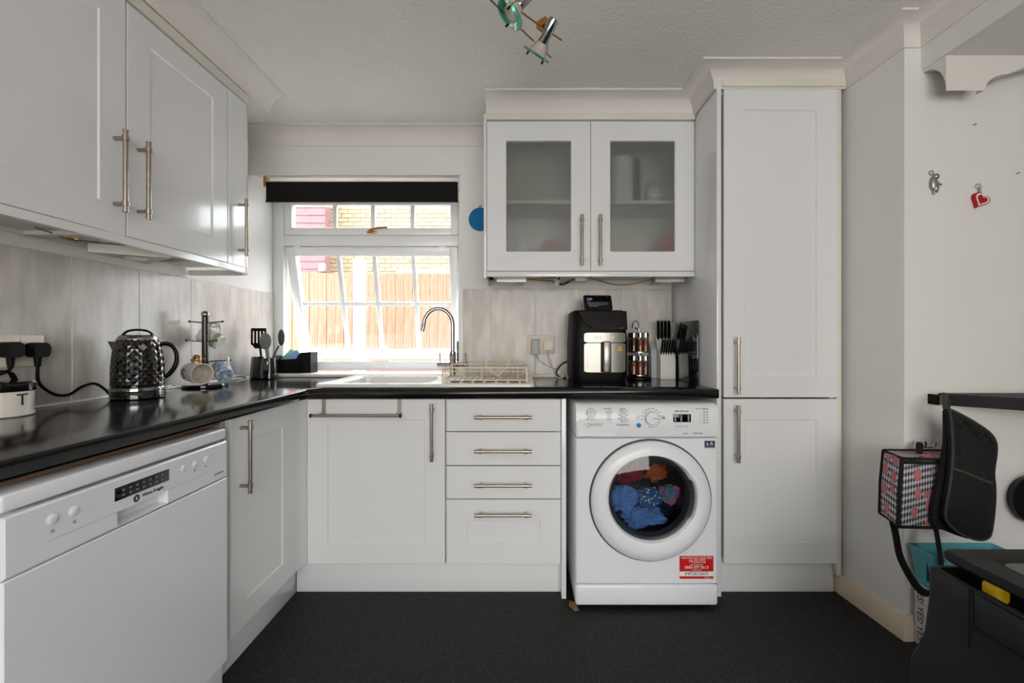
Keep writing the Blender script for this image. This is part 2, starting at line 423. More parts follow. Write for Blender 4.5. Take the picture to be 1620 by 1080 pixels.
mb = MB().box(-.935, -.875, YW-.012, YW+.004, 1.776, 1.79, .003).cyl((-.91, YW-.02, 1.79), (-.91, YW, 1.79), .011)
mb.tube(smooth_pts([(-.91, YW-.024, 1.79), (-.87, YW-.03, 1.803), (-.80, YW-.032, 1.808)]), .006)
mb.build('handle', 'brass', up)
tilt = Matrix.Translation((0, YW, 1.695)) @ Matrix.Rotation(math.radians(15), 4, 'X') @ Matrix.Translation((0, -YW, -1.695))
lo = sash(-1.448, -.375, .963, 1.694, .058, [-1.13, -.905, -.66], [1.33], 'lower_sash', tilt)
MB().box(-.87, -.84, YW-.02, YW+.006, .975, 1.03, .006).tube(smooth_pts([(-.855, YW-.02, 1.02), (-.85, YW-.04, 1.05), (-.86, YW-.05, 1.075)]), .006).xf(tilt).build('handle', 'cream_plastic', lo)
for x in (-1.37, -.47):
    MB().box(x-.02, x+.02, YW-.006, YW+.004, 1.688, 1.70, .002).build('hinge_cover', 'upvc', win)
MB().tube(smooth_pts([(-.90, YW-.008, .99), (-.87, YW-.02, .984), (-.83, YW-.02, .988), (-.80, YW-.008, .986)]), .006).build('stay', 'cream_plastic', win)
struct('trim_6', MB().box(XL+.002, OX1, YB-.005, YW+.01, CT+.002, .927, .006), 'sill_white', 'white window sill behind the sink')

bl = thing('roller_blind', 'black roller blind rolled up across the top of the window', 'blind', ((-1.436-.336)/2, 2.53, 1.88))
b0, b1 = -1.436, -.34
MB().cyl((b0, 2.535, 2.012), (b1, 2.535, 2.012), .016).build('roller', 'white_plastic', bl)
MB().box(b0+.003, b1-.004, 2.512, 2.516, 1.903, 2.016, .0015).cyl((b0+.003, 2.514, 1.906), (b1-.004, 2.514, 1.906), .006).build('fabric', 'blind_fabric', bl)
MB().box(b0-.012, b0-.002, 2.51, 2.56, 1.99, 2.047, .002).build('bracket', 'brass', bl)
MB().box(b1+.001, b1+.007, 2.51, 2.56, 1.99, 2.047, .002).build('bracket', 'white_plastic', bl)
mb = MB()
for i in range(14): mb.ball((b1+.003, 2.505, 1.905+i*.0085), .003, n=8)
mb.build('bead_chain', 'white_plastic', bl)

# ------------------------------------------------------------------ outside
struct('ground', MB().box(-8, 6, 2.95, 12, -.2, -.1), 'paving', 'pale paving outside the window')
struct('rear_bounce_ground', MB().box(-4, 6, -6, -1.96, -.2, -.1), 'paving', 'unseen pale paving added to bounce light at the rear opening')  # added out of view to shape the light entering at the rear
struct('sky_block_wall', MB().box(-4, 6, -4.6, -4.4, -.1, 2.6), 'mortar', 'unseen tall pale wall added to block sky at the rear opening')  # added out of view, holds back low sky from the rear opening
fence = thing('garden_fence', 'orange-brown close boarded timber fence outside the window', 'fence', (-1.5, 5.2, -.1))
b = MB().box(-.049, .049, 5.2, 5.22, -.1, 1.9, .003, 1)
b.xf(Matrix.Translation((-1.5, 0, 0))); proto = b.build('board', 'fence_wood', fence)
k = 0
for i in range(-26, 24):
    if i: piece('board', proto, fence, (i*.101, .006*(i % 2), random.uniform(-.012, .012)))
for z in (.3, 1.0, 1.65): MB().box(-4.2, 1.0, 5.228, 5.27, z, z+.08).build('rail', 'fence_wood', fence)
tag(MB().box(-1.70, -1.60, 4.55, 4.65, -.1, 1.95, .006).box(-1.61, -1.575, 4.56, 4.6, 1.78, 1.94, .012).build('garden_post', 'post_white'), 'white painted post standing in front of the orange fence', 'post')
hs = thing('brick_house', 'buff brick gable wall of the neighbouring house behind the fence', 'house', (-2, 8, -.1))
rake = lambda x: 3.72-.36*(x+1.9)
MB().prism([(-3.6, -.1), (1.5, -.1), (1.5, rake(1.5)), (-3.6, rake(-3.6))], front(0, 8.02, 0), 0, .2).build('wall', 'mortar', hs)
b = MB().box(-.107, .107, 8, 8.03, 0, .065, .004, 1); b.xf(Matrix.Translation((-2, 0, -.1))); pb = b.build('brick', 'brick_buff', hs)
first = True
for r in range(22):
    z = 2.05+r*.075
    for c in range(12):
        x = -3.42+c*.225+(.1125 if r % 2 else 0)
        if z+.07 > rake(x+.11): continue
        if first: pb.location = (x+2, 0, z+.1); first = False
        else: piece('brick', pb, hs, (x+2, random.uniform(-.003, .003), z+.1))
MB().prism([(-3.6, rake(-3.6)), (1.6, rake(1.6)), (1.6, rake(1.6)+.14), (-3.6, rake(-3.6)+.14)], front(0, 7.9, 0), 0, .3).build('bargeboard', 'post_white', hs)
MB().box(-2.19, -1.12, 7.94, 8.02, 2.31, 2.37).build('ledge', 'post_white', hs)
cl = thing('clad_building', 'building clad in dusky pink horizontal boards beside the brick house', 'building', (-4.4, 7.5, -.1))
MB().box(-5.6, -3.28, 7.52, 7.7, -.1, 4.3).build('wall', 'clad_boards', cl)
b = MB().prism([(0, 0), (.022, 0), (.008, .128), (0, .128)], lambda u, v, d: (-4.4+d, 7.52-u, -.1+v), -1.2, 1.12)
pc = b.build('cladding_board', 'clad_boards', cl); pc.location = (0, 0, 1.9)
for i in range(1, 18): piece('cladding_board', pc, cl, (0, 0, 1.9+i*.13))
MB().box(-3.36, -3.24, 7.42, 7.5, 2.26, 2.4, .02).build('vent_cowl', 'frame_silver', cl)

# ------------------------------------------------------------------ worktop
YF, XF = 1.905, -.912
wt = thing('worktop', 'black L-shaped laminate worktop running under the window', 'worktop', (-.4, 2.2, CT-.04))
xs = [XL+.001, XF, -.87, -.40, .864]; ys = [.2, YF, 2.03, 2.42, YB-.001]
bm = bmesh.new(); V = {}
def gv(i, j, z):
    if (i, j, z) not in V: V[(i, j, z)] = bm.verts.new((xs[i], ys[j], z))
    return V[(i, j, z)]
cells = {(i, j) for i in range(4) for j in range(4) if not (j == 0 and i > 0) and not (i == 2 and j == 2)}
for i, j in cells:
    for z in (CT-.04, CT): bm.faces.new([gv(i, j, z), gv(i+1, j, z), gv(i+1, j+1, z), gv(i, j+1, z)])
    for di, dj, a, c in ((-1, 0, (0, 0), (0, 1)), (1, 0, (1, 0), (1, 1)), (0, -1, (0, 0), (1, 0)), (0, 1, (0, 1), (1, 1))):
        if (i+di, j+dj) not in cells:
            p, q = (i+a[0], j+a[1]), (i+c[0], j+c[1])
            bm.faces.new([gv(*p, CT-.04), gv(*q, CT-.04), gv(*q, CT), gv(*p, CT)])
bm.edges.ensure_lookup_table()
es = [e for e in bm.edges if abs(e.verts[0].co.z-e.verts[1].co.z) < 1e-6 and (
      all(abs(v.co.x-XF) < 1e-6 and v.co.y <= YF+1e-6 for v in e.verts) or all(abs(v.co.y-YF) < 1e-6 and v.co.x >= XF-1e-6 for v in e.verts))]
bmesh.ops.bevel(bm, geom=es, offset=.007, segments=3, profile=.5, affect='EDGES')
mb = MB(); mb.bm.free(); mb.bm = bm
mb.build('top', 'worktop_black', wt, 40)
MB().tube([(XL+.011, .9, CT+.003), (XL+.011, 2.49, CT+.003)], .005).build('sealant', 'sill_white', wt)
MB().tube([(.075, YB-.011, CT+.003), (.85, YB-.011, CT+.003)], .005).build('sealant', 'sill_white', wt)
tag(MB().box(.085, .26, YB-.022, YB-.009, CT+.001, CT+.021, .003).build('cable_trunking', 'cream_plastic'), 'cream trunking strip along the worktop back by the socket', 'trunking')

# ------------------------------------------------------------------ base cabinets of the window run
YD = 1.93; DZ0, DZ1 = .142, .860; CAR = YB-.02
def carcass(mb, x0, x1, y0, y1, z0, z1, t=.018, open_front=True):
    mb.box(x0, x0+t, y0, y1, z0, z1).box(x1-t, x1, y0, y1, z0, z1).box(x0, x1, y0, y1, z0, z0+t)
    mb.box(x0, x1, y1-.008, y1, z0, z1).box(x0, x1, y0, y1, z1-t, z1)
    return mb
sc = thing('sink_cabinet', 'white shaker base cabinet under the sink with a hanging towel rail', 'cabinet', (-.615, 2.2, DZ0))
mb = MB().box(-.914, -.896, YD+.022, CAR, DZ0, .72).box(-.336, -.318, YD+.022, CAR, DZ0, .862).box(-.914, -.318, YD+.022, CAR, DZ0, DZ0+.018).box(-.896, -.336, YD+.022, YD+.04, .80, .862)
mb.build('body', 'carcass_white', sc)
dr = shaker(front(-.921, YD, DZ0), .601, DZ1-DZ0, .088).build('door', 'cabinet_gloss', sc)
bar_handle((-.372, YD, .72), (0, 0, 1), (0, -1, 0)).build('handle', 'brushed_nickel', dr)
tr = thing('towel_rail', 'brushed metal over-door towel rail on the sink cabinet', 'towel rail', (-.70, YD-.03, .78))
mb = MB()
for x in (-.848, -.518): mb.box(x-.009, x+.009, YD-.003, YD-.0005, .80, .863).box(x-.009, x+.009, YD-.003, YD+.021, .8605, .8635).box(x-.008, x+.008, YD-.038, YD-.001, .797, .802)
mb.build('strap', 'brushed_nickel', tr)
MB().cyl((-.885, YD-.036, .794), (-.508, YD-.036, .794), .0065).build('rail', 'brushed_nickel', tr)
for x in (-.888, -.505): MB().cyl((x-.004, YD-.036, .794), (x+.004, YD-.036, .794), .0085).build('end_cap', 'black_plastic', tr)

dc = thing('drawer_cabinet', 'white base cabinet with four drawers next to the washing machine', 'cabinet', (-.06, 2.2, DZ0))
carcass(MB(), -.312, .184, YD+.022, CAR, DZ0, .862).build('body', 'carcass_white', dc)
zz = [(.720, .860), (.572, .716), (.426, .568), (.142, .422)]
for i, (a, b) in enumerate(zz):
    f = front(-.314, YD, a)
    d = (shaker(f, .499, b-a, .09) if i == 3 else slab(f, .499, b-a)).build('drawer', 'cabinet_gloss', dc)
    hz = b-.056 if i == 3 else (a+b)/2-.004
    bar_handle((-.066, YD, hz), (1, 0, 0), (0, -1, 0)).build('handle', 'brushed_nickel', d)
MB().box(.187, .207, YD-.018, CAR, 0, .864, .0015).build('end_panel', 'cabinet_gloss', dc)
tag(MB().box(-.985, .187, 1.965, 1.981, .001, DZ0-.004, .001).build('plinth_board', 'cabinet_gloss'), 'white plinth board under the sink and drawer cabinets', 'plinth')
tag(MB().box(-1.0, -.986, 1.385, 1.963, .001, DZ0-.004, .001).build('plinth_board', 'cabinet_gloss'), 'white plinth board beside the dishwasher under the corner door', 'plinth')

cc = thing('corner_cabinet', 'white shaker corner base cabinet between dishwasher and sink', 'cabinet', (-1.2, 1.75, DZ0))
mb = MB().box(-1.46, -.96, 1.44, 1.458, DZ0, .862).box(-1.46, -1.45, 1.44, CAR, DZ0, .862).box(-1.46, -.96, 1.44, CAR, DZ0, DZ0+.018).box(-1.46, -.925, CAR-.01, CAR, DZ0, .862)
mb.build('body', 'carcass_white', cc)
XD = -.937
d = shaker(left(XD, 1.442, DZ0), .405, DZ1-DZ0, .085).build('door', 'cabinet_gloss', cc)
bar_handle((XD, 1.492, .725), (0, 0, 1), (1, 0, 0)).build('handle', 'brushed_nickel', d)
arc = [(XD, 1.85)]+[(XD+.0-.0*i, 1.85) for i in ()]
prof = [(XD, 1.85), (XD, 1.885), (XD+.004, 1.905), (XD+.013, YD), (-.923, YD), (-.923, YD+.02), (XD-.02, YD+.02), (XD-.02, 1.85)]
MB().prism(prof, f2, DZ0, DZ1).build('corner_post', 'cabinet_gloss', cc)

# ------------------------------------------------------------------ tall cabinet
tc_ = thing('tall_cabinet', 'tall white shaker larder cabinet beside the washing machine', 'cabinet', (1.13, 2.2, .1))
mb = MB().box(1.372, 1.39, YD+.022, CAR, .14, 2.214).box(.884, 1.39, YD+.022, CAR, 2.2, 2.214).box(.884, 1.39, CAR-.01, CAR, .14, 2.214).box(.884, 1.39, YD+.022, CAR, .14, .158)
mb.build('body', 'carcass_white', tc_)
MB().box(.864, .884, YD-.004, YB-.002, .001, 2.25, .0015).build('side_panel', 'cabinet_gloss', tc_)
MB().box(1.392, 1.412, YD+.004, YD+.03, .09, 2.214, .001).build('filler_strip', 'carcass_white', tc_)
MB().box(.886, 1.42, YD-.014, YD+.05, 2.218, 2.25, .002).build('cornice', 'carcass_white', tc_)
d = shaker(front(.897, YD, .868), .495, 2.212-.868, .09).build('upper_door', 'cabinet_gloss', tc_)
bar_handle((.944, YD, 1.008), (0, 0, 1), (0, -1, 0)).build('handle', 'brushed_nickel', d)
d = shaker(front(.897, YD, .143), .495, .861-.143, .09).build('lower_door', 'cabinet_gloss', tc_)
bar_handle((.944, YD, .715), (0, 0, 1), (0, -1, 0)).build('handle', 'brushed_nickel', d)
tag(MB().box(.886, 1.40, 1.965, 1.981, .001, .138, .001).build('plinth_board', 'cabinet_gloss'), 'white plinth board under the tall larder cabinet', 'plinth')

# ------------------------------------------------------------------ glazed wall cabinet
YU = 2.165
gc = thing('glazed_wall_cabinet', 'white wall cabinet with two frosted glass doors above the air fryer', 'cabinet', (.355, 2.33, 1.42))
UX0, UX1, UZ0, UZ1 = -.155, .862, 1.456, 2.188
mb = carcass(MB(), UX0, UX1-.002, YU+.022, YB-.002, UZ0, UZ1).box(UX0+.02, UX1-.02, YU+.05, YB-.012, 1.80, 1.816)
mb.build('body', 'carcass_white', gc)
MB().box(UX0-.004, UX1, YU-.012, YU+.06, 2.192, 2.222, .002).build('cornice', 'carcass_white', gc)
MB().box(UX0-.014, UX0-.001, YU-.004, YB-.002, 1.42, 2.222, .001).build('end_panel', 'cabinet_gloss', gc)
MB().box(UX0, UX1, YU-.002, YU+.018, 1.428, 1.453, .002).build('light_pelmet', 'cabinet_gloss', gc)
for x0, hx in ((UX0+.001, .308), (.355, .397)):
    w_ = .507
    d = plate(MB(), front(x0, YU, UZ0), w_, UZ1-UZ0, [(0, .02), (0, .0015), (.0015, 0), (.094, 0), (.096, .004), (.096, .02), (0, .02)], cap=False, back=False, rin=.008).build('door', 'cabinet_gloss', gc)
    MB().box(x0+.09, x0+w_-.09, YU+.008, YU+.012, UZ0+.09, UZ1-.09).build('frosted_pane', 'frosted_glass', d)
    bar_handle((hx, YU, 1.60), (0, 0, 1), (0, -1, 0)).build('handle', 'brushed_nickel', d)
for i, x0 in enumerate((-.11, .70)):
    p = [(x0, 2.26), (x0+.15, 2.26), (x0+.075+.06*(1-2*i), 2.40)]
    t = MB().prism(p, f2, 1.415, 1.452).build('under_light', 'frame_silver', gc)
    MB().lathe([(.026, 1.412), (.03, 1.4149)], (x0+.075, 2.305, 0), n=20).build('lens', 'white_plastic', t)
for pts, r, m in (([(-.02, 2.3, 1.448), (.08, 2.32, 1.435), (.17, 2.34, 1.43), (.22, 2.35, 1.42), (.27, 2.33, 1.43), (.33, 2.32, 1.446)], .0035, 'chipboard'),
                  ([(.37, 2.32, 1.446), (.43, 2.33, 1.43), (.50, 2.34, 1.412), (.58, 2.34, 1.41), (.66, 2.33, 1.425), (.72, 2.32, 1.44)], .003, 'brass'),
                  ([(.22, 2.34, 1.448), (.2, 2.35, 1.425), (.24, 2.37, 1.415), (.29, 2.35, 1.44)], .004, 'soft_black'),
                  ([(-.09, 2.3, 1.449), (.0, 2.3, 1.442), (.1, 2.31, 1.44), (.2, 2.33, 1.446)], .003, 'brass')):
    MB().tube(smooth_pts(pts), r, 6).build('light_cable', m, gc)
MB().box(.295, .355, 2.30, 2.35, 1.425, 1.452, .004).build('junction_box', 'white_plastic', gc)
MB().cyl((.21, 2.36, 1.445), (.2, 2.34, 1.405), .014).build('sensor', 'white_plastic', gc)
# what shows through the frosted glass
def cup(name, m, c, r, h, label, cat, hs_=0, grp=None):
    t = thing(name, label, cat, c, grp)
    MB().lathe([(r*.85, 0), (r*.95, .006), (r, h), (r-.004, h), (r*.85, .01)], c, n=28).build('body', m, t)
    if hs_:
        MB().tube(smooth_pts([(c[0]+hs_*r*.95, c[1], c[2]+h*.8), (c[0]+hs_*(r+.028), c[1], c[2]+h*.75), (c[0]+hs_*(r+.028), c[1], c[2]+h*.35), (c[0]+hs_*r*.93, c[1], c[2]+h*.22)]), .005).build('handle', m, t)
    return t
z1, z2 = UZ0+.019, 1.817
cup('jug', 'mug_white', (.53, 2.27, z2), .058, .225, 'tall white jug on the upper shelf behind frosted glass', 'jug')
cup('jug', 'navy_cloth', (.60, 2.36, z2), .05, .25, 'dark tall jug behind the white jug in the cabinet', 'jug')
cup('mug', 'mug_white', (.70, 2.30, z2), .04, .07, 'small white cup on the upper cabinet shelf', 'mug', 1)
cup('mug', 'mug_white', (.565, 2.25, z1), .036, .085, 'white mug behind the right frosted door, lower shelf', 'mug', -1)
cup('bowl', 'red_print', (.79, 2.262, z1), .072, .17, 'bright red plastic bowl behind the right frosted door', 'bowl')
cup('bowl', 'red_cloth', (.47, 2.30, z1), .06, .05, 'dark pink dish behind the right frosted door', 'bowl')
cup('glass_tumbler', 'mug_white', (.02, 2.25, z1), .034, .125, 'white tumbler behind the left frosted door', 'tumbler')
cup('bowl', 'bottle_green', (.17, 2.27, z1), .08, .06, 'wide green bowl behind the left frosted door', 'bowl')
cup('bowl', 'heart_red', (.19, 2.42, z1), .055, .18, 'reddish pot behind the green bowl in the cabinet', 'bowl')
cup('mug', 'mug_white', (.285, 2.25, z1), .034, .075, 'white mug beside the green bowl in the cabinet', 'mug')

# ------------------------------------------------------------------ left wall cabinets
XU = -1.21; LZ0, LZ1 = 1.44, 2.164
def upper(name, label, y0, y1, hy, door=True):
    t = thing(name, label, 'cabinet', (-1.36, (y0+y1)/2, LZ0-.02))
    mb = MB(); x0, x1 = XL+.003, XU-.022
    mb.box(x0, x1, y0, y0+.018, LZ0, LZ1).box(x0, x1, y1-.018, y1, LZ0, LZ1).box(x0, x1, y0, y1, LZ0+.012, LZ0+.03).box(x0, x1, y0, y1, LZ1-.018, LZ1).box(x0, x0+.008, y0, y1, LZ0, LZ1)
    mb.build('body', 'carcass_white', t)
    d = shaker(left(XU, y0+.0015, LZ0), y1-y0-.003, LZ1-LZ0, .085).build('door', 'cabinet_gloss', t)
    bar_handle((XU, hy, 1.625), (0, 0, 1), (1, 0, 0)).build('handle', 'brushed_nickel', d)
    return t
upper('wall_cabinet', 'white shaker wall cabinet over the dishwasher and tea tin', .866, 1.366, 1.325)
upper('wall_cabinet', 'wide white shaker wall cabinet over the kettle, in the middle of the row', 1.368, 1.842, 1.408)
t = thing('end_wall_cabinet', 'narrow white curved-end wall cabinet nearest the window', 'cabinet', (-1.36, 1.94, LZ0-.02))
def end_prof(o=0.):
    p = [(XL+.003, 1.845), (XU-.0+o-.0, 1.845)]
    for i in range(9):
        a = i*PI/2/8; p.append((XU-.085+(.085+o)*math.cos(a), 1.955+(.085+o)*math.sin(a)))
    return p+[(XL+.003, 2.04+o)]
MB().prism([(x-.02 if x > -1.4 else x, y) for x, y in end_prof(-.002)], f2, LZ0+.012, LZ1-.01).build('body', 'carcass_white', t)
ep = end_prof()[1:-1]
inner = [(x-.019, y-(.019 if y > 1.96 else 0)) for x, y in ep][::-1]
d = MB().prism(ep+inner, f2, LZ0, LZ1).build('door', 'cabinet_gloss', t, 40)
bar_handle((XU, 1.915, 1.605), (0, 0, 1), (1, 0, 0)).build('handle', 'brushed_nickel', d)
pth = [(XU+.0, .3), (XU+.0, 1.955)]
for i in range(1, 9):
    a = i*PI/2/8; pth.append((XU-.085+.085*math.cos(a), 1.955+.085*math.sin(a)))
pth.append((XL+.01, 2.04))
pel = sweep([(x, y) for x, y in pth], [(-.016, 1.414), (.002, 1.414), (.002, 1.437), (-.016, 1.437)])
tag(pel.build('light_pelmet', 'cabinet_gloss', None, 40), 'white lighting pelmet running under the long wall cabinets', 'pelmet')
cor = sweep([(x, y) for x, y in pth], [(-.06, 2.168), (.006, 2.168), (.006, 2.206), (-.06, 2.206)])
tag(cor.build('cornice', 'carcass_white', None, 40), 'cream cornice strip on top of the long wall cabinets', 'cornice')
t = thing('under_light', 'triangular metal under-cabinet light above the kettle', 'light', (-1.38, 1.62, 1.415))
MB().prism([(-1.46, 1.5), (-1.27, 1.62), (-1.46, 1.74)], f2, 1.418, 1.449).build('housing', 'frame_silver', t)
MB().lathe([(.03, 1.412), (.034, 1.4178)], (-1.40, 1.62, 0), n=24).build('lens', 'white_plastic', t)
t = thing('cable_clip', 'small brass clip with wires under the cabinet above the socket', 'clip', (-1.42, 1.4, 1.435))
MB().box(-1.435, -1.405, 1.385, 1.415, 1.438, 1.45, .003).build('clip', 'brass', t)
MB().tube(smooth_pts([(-1.42, 1.3, 1.449), (-1.42, 1.35, 1.444), (-1.42, 1.4, 1.437), (-1.42, 1.46, 1.444), (-1.42, 1.5, 1.449)]), .002, 6).build('wire', 'chipboard', t)

# ------------------------------------------------------------------ sink, tap, rack
SZ = .920
sk_ = thing('sink', 'white ceramic inset sink with drainer below the window', 'sink', (-.42, 2.24, .72))
X0, X1, Y0, Y1 = -.918, .073, 1.99, 2.487
bx0, bx1, by0, by1 = -.85, -.42, 2.045, 2.405
R4 = lambda a, b, c, d, r, z: [(u, v, z) for u, v in rrect(a, b, c, d, r, 6)]
rings = [R4(X0, X1, Y0, Y1, .02, CT+.0005), R4(X0, X1, Y0, Y1, .02, SZ-.004), R4(X0+.004, X1-.004, Y0+.004, Y1-.004, .018, SZ),
         R4(bx0-.008, bx1+.008, by0-.008, by1+.008, .05, SZ), R4(bx0, bx1, by0, by1, .045, SZ-.008), R4(bx0+.012, bx1-.012, by0+.012, by1-.012, .045, .76), R4(bx0+.04, bx1-.04, by0+.04, by1-.04, .03, .735)]
MB().quadrings(rings, False, True).build('basin', 'ceramic', sk_)
MB().lathe([(.035, .7355), (.035, .738), (.02, .7375)], (-.635, 2.225, 0), n=24).build('waste', 'chrome', sk_)
MB().lathe([(.014, -.004), (.014, 0), (.008, 0)], (-.849, 2.225, .89), 'x', 20).build('overflow', 'chrome', sk_)
for i in range(7):
    x = -.33+i*.055
    MB().box(x, x+.012, 2.06, 2.36, SZ-.001, SZ+.003, .0015).build('drainer_rib', 'ceramic', sk_)
tp = thing('mixer_tap', 'chrome swan-neck mixer tap with two lever handles', 'tap', (-.362, 2.44, SZ))
tx, ty = -.362, 2.44
MB().lathe([(.026, 0), (.026, .006), (.019, .012), (.016, .05), (.016, .08), (.0185, .085), (.0185, .13), (.014, .135)], (tx, ty, SZ), n=28).build('base', 'chrome', tp)
pts = [(tx, ty, SZ+.12), (tx, ty, 1.18)]
for i in range(0, 13):
    a = i*PI*1.0/12; pts.append((tx-.078+.078*math.cos(a), ty-.0-.02*i/12, 1.2+.09*math.sin(a)))
pts += [(tx-.158, ty-.022, 1.185), (tx-.163, ty-.022, 1.165)]
MB().tube(pts, .0115, 14).build('spout', 'chrome', tp)
for s in (-1, 1):
    h = MB().cyl((tx+s*.016, ty, SZ+.062), (tx+s*.085, ty, SZ+.062), .0125, n=18).build('lever', 'chrome', tp)
    MB().cyl((tx+s*.07, ty, SZ+.07), (tx+s*.07, ty-.004, SZ+.125), .003, .0035, 10).build('lever_pin', 'chrome', h)
rk = thing('dish_rack', 'cream wire dish rack on the sink drainer', 'dish rack', (-.155, 2.22, SZ+.003))
ra, rb, rc_, rd = -.355, .04, 2.075, 2.385; rz0, rz1 = SZ+.009, SZ+.068
mb = MB()
for z, r in ((rz0, .003), (rz1, .0035), ((rz0+rz1)/2+.012, .0018)): mb.tube([(ra, rc_, z), (rb, rc_, z), (rb, rd, z), (ra, rd, z)], r, 8, True)
mb.build('rim', 'cream_wire', rk)
mb = MB()
for i in range(14):
    x = ra+(rb-ra)*(i+.5)/14
    mb.cyl((x, rc_, rz0), (x, rd, rz0), .0017, n=6); mb.cyl((x, rd, rz0), (x, rd, rz1), .0015, n=6)
    if i % 3 == 0: mb.cyl((x, rc_, rz0), (x, rc_, rz1), .0015, n=6)
for i in range(8):
    y = rc_+(rd-rc_)*(i+.5)/8
    for x in (ra, rb): mb.cyl((x, y, rz0), (x, y, rz1), .0015, n=6)
mb.build('wires', 'cream_wire', rk)['kind'] = 'stuff'
for x in (ra, rb):
    for y in (rc_, rd): MB().cyl((x, y, SZ+.0005), (x, y, rz1+.004), .0045, n=10).build('corner_foot', 'cream_wire', rk)
MB().box(ra+.02, rb-.01, rc_+.02, rd-.02, SZ+.004, SZ+.0065, .001).build('drip_tray', 'cream_plastic', rk)
hp = []
for i in range(28):
    a = 2*PI*i/28; hx = 16*math.sin(a)**3; hz = 13*math.cos(a)-5*math.cos(2*a)-2*math.cos(3*a)-math.cos(4*a)
    hp.append((-.105+hx*.0036, 2.24+hx*.0012, SZ+.068+hz*.0034))
MB().tube(hp, .0045, 8, True).build('heart_loop', 'cream_wire', rk)
bt = thing('soap_bottle', 'small washing-up bottle with green top on the sill behind the tap', 'bottle', (-.335, 2.60, .927))
MB().lathe([(.016, 0), (.019, .004), (.019, .06), (.016, .066)], (-.345, 2.60, .9275), n=20).build('lower', 'lime_soap', bt)
MB().lathe([(.016, .066), (.018, .07), (.018, .115), (.014, .12)], (-.345, 2.60, .9275), n=20).build('label_band', 'bottle_dark', bt)
MB().lathe([(.014, .12), (.018, .125), (.018, .18), (.01, .184)], (-.345, 2.60, .9275), n=20).build('cap', 'bottle_green', bt)

# ------------------------------------------------------------------ dishwasher
DX = -.905; dy0, dy1 = .777, 1.377
dw = thing('dishwasher', 'white freestanding dishwasher with black display strip', 'dishwasher', (-1.19, 1.077, 0))
MB().box(-1.49, DX-.045, dy0+.002, dy1-.002, .03, .81).build('body', 'appliance_white', dw)
MB().box(-1.49, DX-.004, dy0, dy1, .812, .845, .006, 3).build('top', 'appliance_white', dw)
# control panel with the grip recess
g0, g1, gz0, gz1 = .999, 1.143, .6975, .731
mb = MB()
f = left(DX, dy0, .694); W_, H_ = dy1-dy0, .806-.694
mb = plate(MB(), f, W_, H_, [(0, .045), (0, .004), (.004, 0)], cap=False)
o4 = [f(u, v, 0) for u, v in rrect(.004, W_-.004, .004, H_-.004, .0006)]
i4 = rrect(g0-dy0, g1-dy0, gz0-.694, gz1-.694, .001)
mb.quadrings([o4, [f(u, v, 0) for u, v in i4], [f(u, v+(.0 if v > .02 else .006), .026) for u, v in i4]], False, True)
cp = mb.build('control_panel', 'appliance_white', dw)
MB().box(DX-.001, DX+.0008, .992, 1.146, .756, .786, .0006).build('display', 'screen_black', cp)
mb = MB()
for r in range(2):
    for c in range(7): mb.box(DX+.0008, DX+.0011, 1.010+c*.0185, 1.0165+c*.0185, .763+r*.011, .7675+r*.011)
mb.build('display_icons', 'ink_grey', cp)
for px, py, s in ((83, 821, 1), (117, 808, 1), (290, 741, .9), (308.5, 733.5, .9), (326, 727, .9)):
    p = on_x(px, py, DX)
    MB().lathe([(.0105*s, -.001), (.0105*s, .0008), (.0085*s, .0025), (.004, .0035), (.0005, .0036)], (DX, p.y, p.z), 'x', 22).build('button', 'appliance_white', cp)
    MB().lathe([(.0125*s, -.001), (.0125*s, .0004), (.0106*s, .0004)], (DX, p.y, p.z), 'x', 22).build('button_ring', 'appliance_white', cp)
mb = MB()
for a, b in (((77, 855), (185, 810)), ((267, 774), (329, 747))):
    p, q = on_x(*a, DX), on_x(*b, DX); mb.box(DX-.0003, DX+.0004, p.y, q.y, .7312, .7322)
mb.build('panel_line', 'appliance_grey', cp)
text('power_mark', 'O', .009, 'ink_grey', cp, (DX+.0006, on_x(83, 840, DX).y, on_x(83, 840, DX).z), 'right')
text('temperature_mark', '½', .010, 'ink_grey', cp, (DX+.0006, on_x(118, 825, DX).y, on_x(118, 825, DX).z), 'right')
text('program_mark', 'P', .009, 'ink_black', cp, (DX+.0006, on_x(308, 744.5, DX).y, on_x(308, 744.5, DX).z), 'right')
text('start_mark', '▸I', .008, 'ink_black', cp, (DX+.0006, on_x(325, 737.5, DX).y, on_x(325, 737.5, DX).z), 'right')
text('model_text', 'DW1460WA', .0075, 'ink_grey', cp, (DX+.0006, on_x(346, 748, DX).y, on_x(346, 748, DX).z), 'right')
p = on_x(216, 788, DX)
MB().lathe([(.0088, 0), (.0088, .0005)], (DX, p.y, p.z), 'x', 24).build('brand_badge', 'navy_print', cp)
text('brand_initial', 'k', .011, 'ink_white', cp, (DX+.0009, p.y, p.z), 'right')
text('brand_text', 'White Knight', .0115, 'ink_black', cp, (DX+.0006, p.y+.047, p.z+.001), 'right')
slab(left(DX, dy0, .125), W_, .692-.125, .045).build('door', 'appliance_white', dw)
MB().box(-1.4, DX-.012, dy0+.004, dy1-.004, .012, .122, .004).build('plinth', 'appliance_white', dw)
for y in (dy0+.05, dy1-.05):
    for x in (-1.42, -.97): MB().cyl((x, y, 0), (x, y, .035), .018).build('foot', 'black_plastic', dw)
tag(MB().box(-1.5, -.945, .80, 1.40, .852, .864).build('worktop_underside', 'backing_board'), 'brown board between dishwasher top and worktop', 'board')  # stands in for the raw brown underside of the worktop

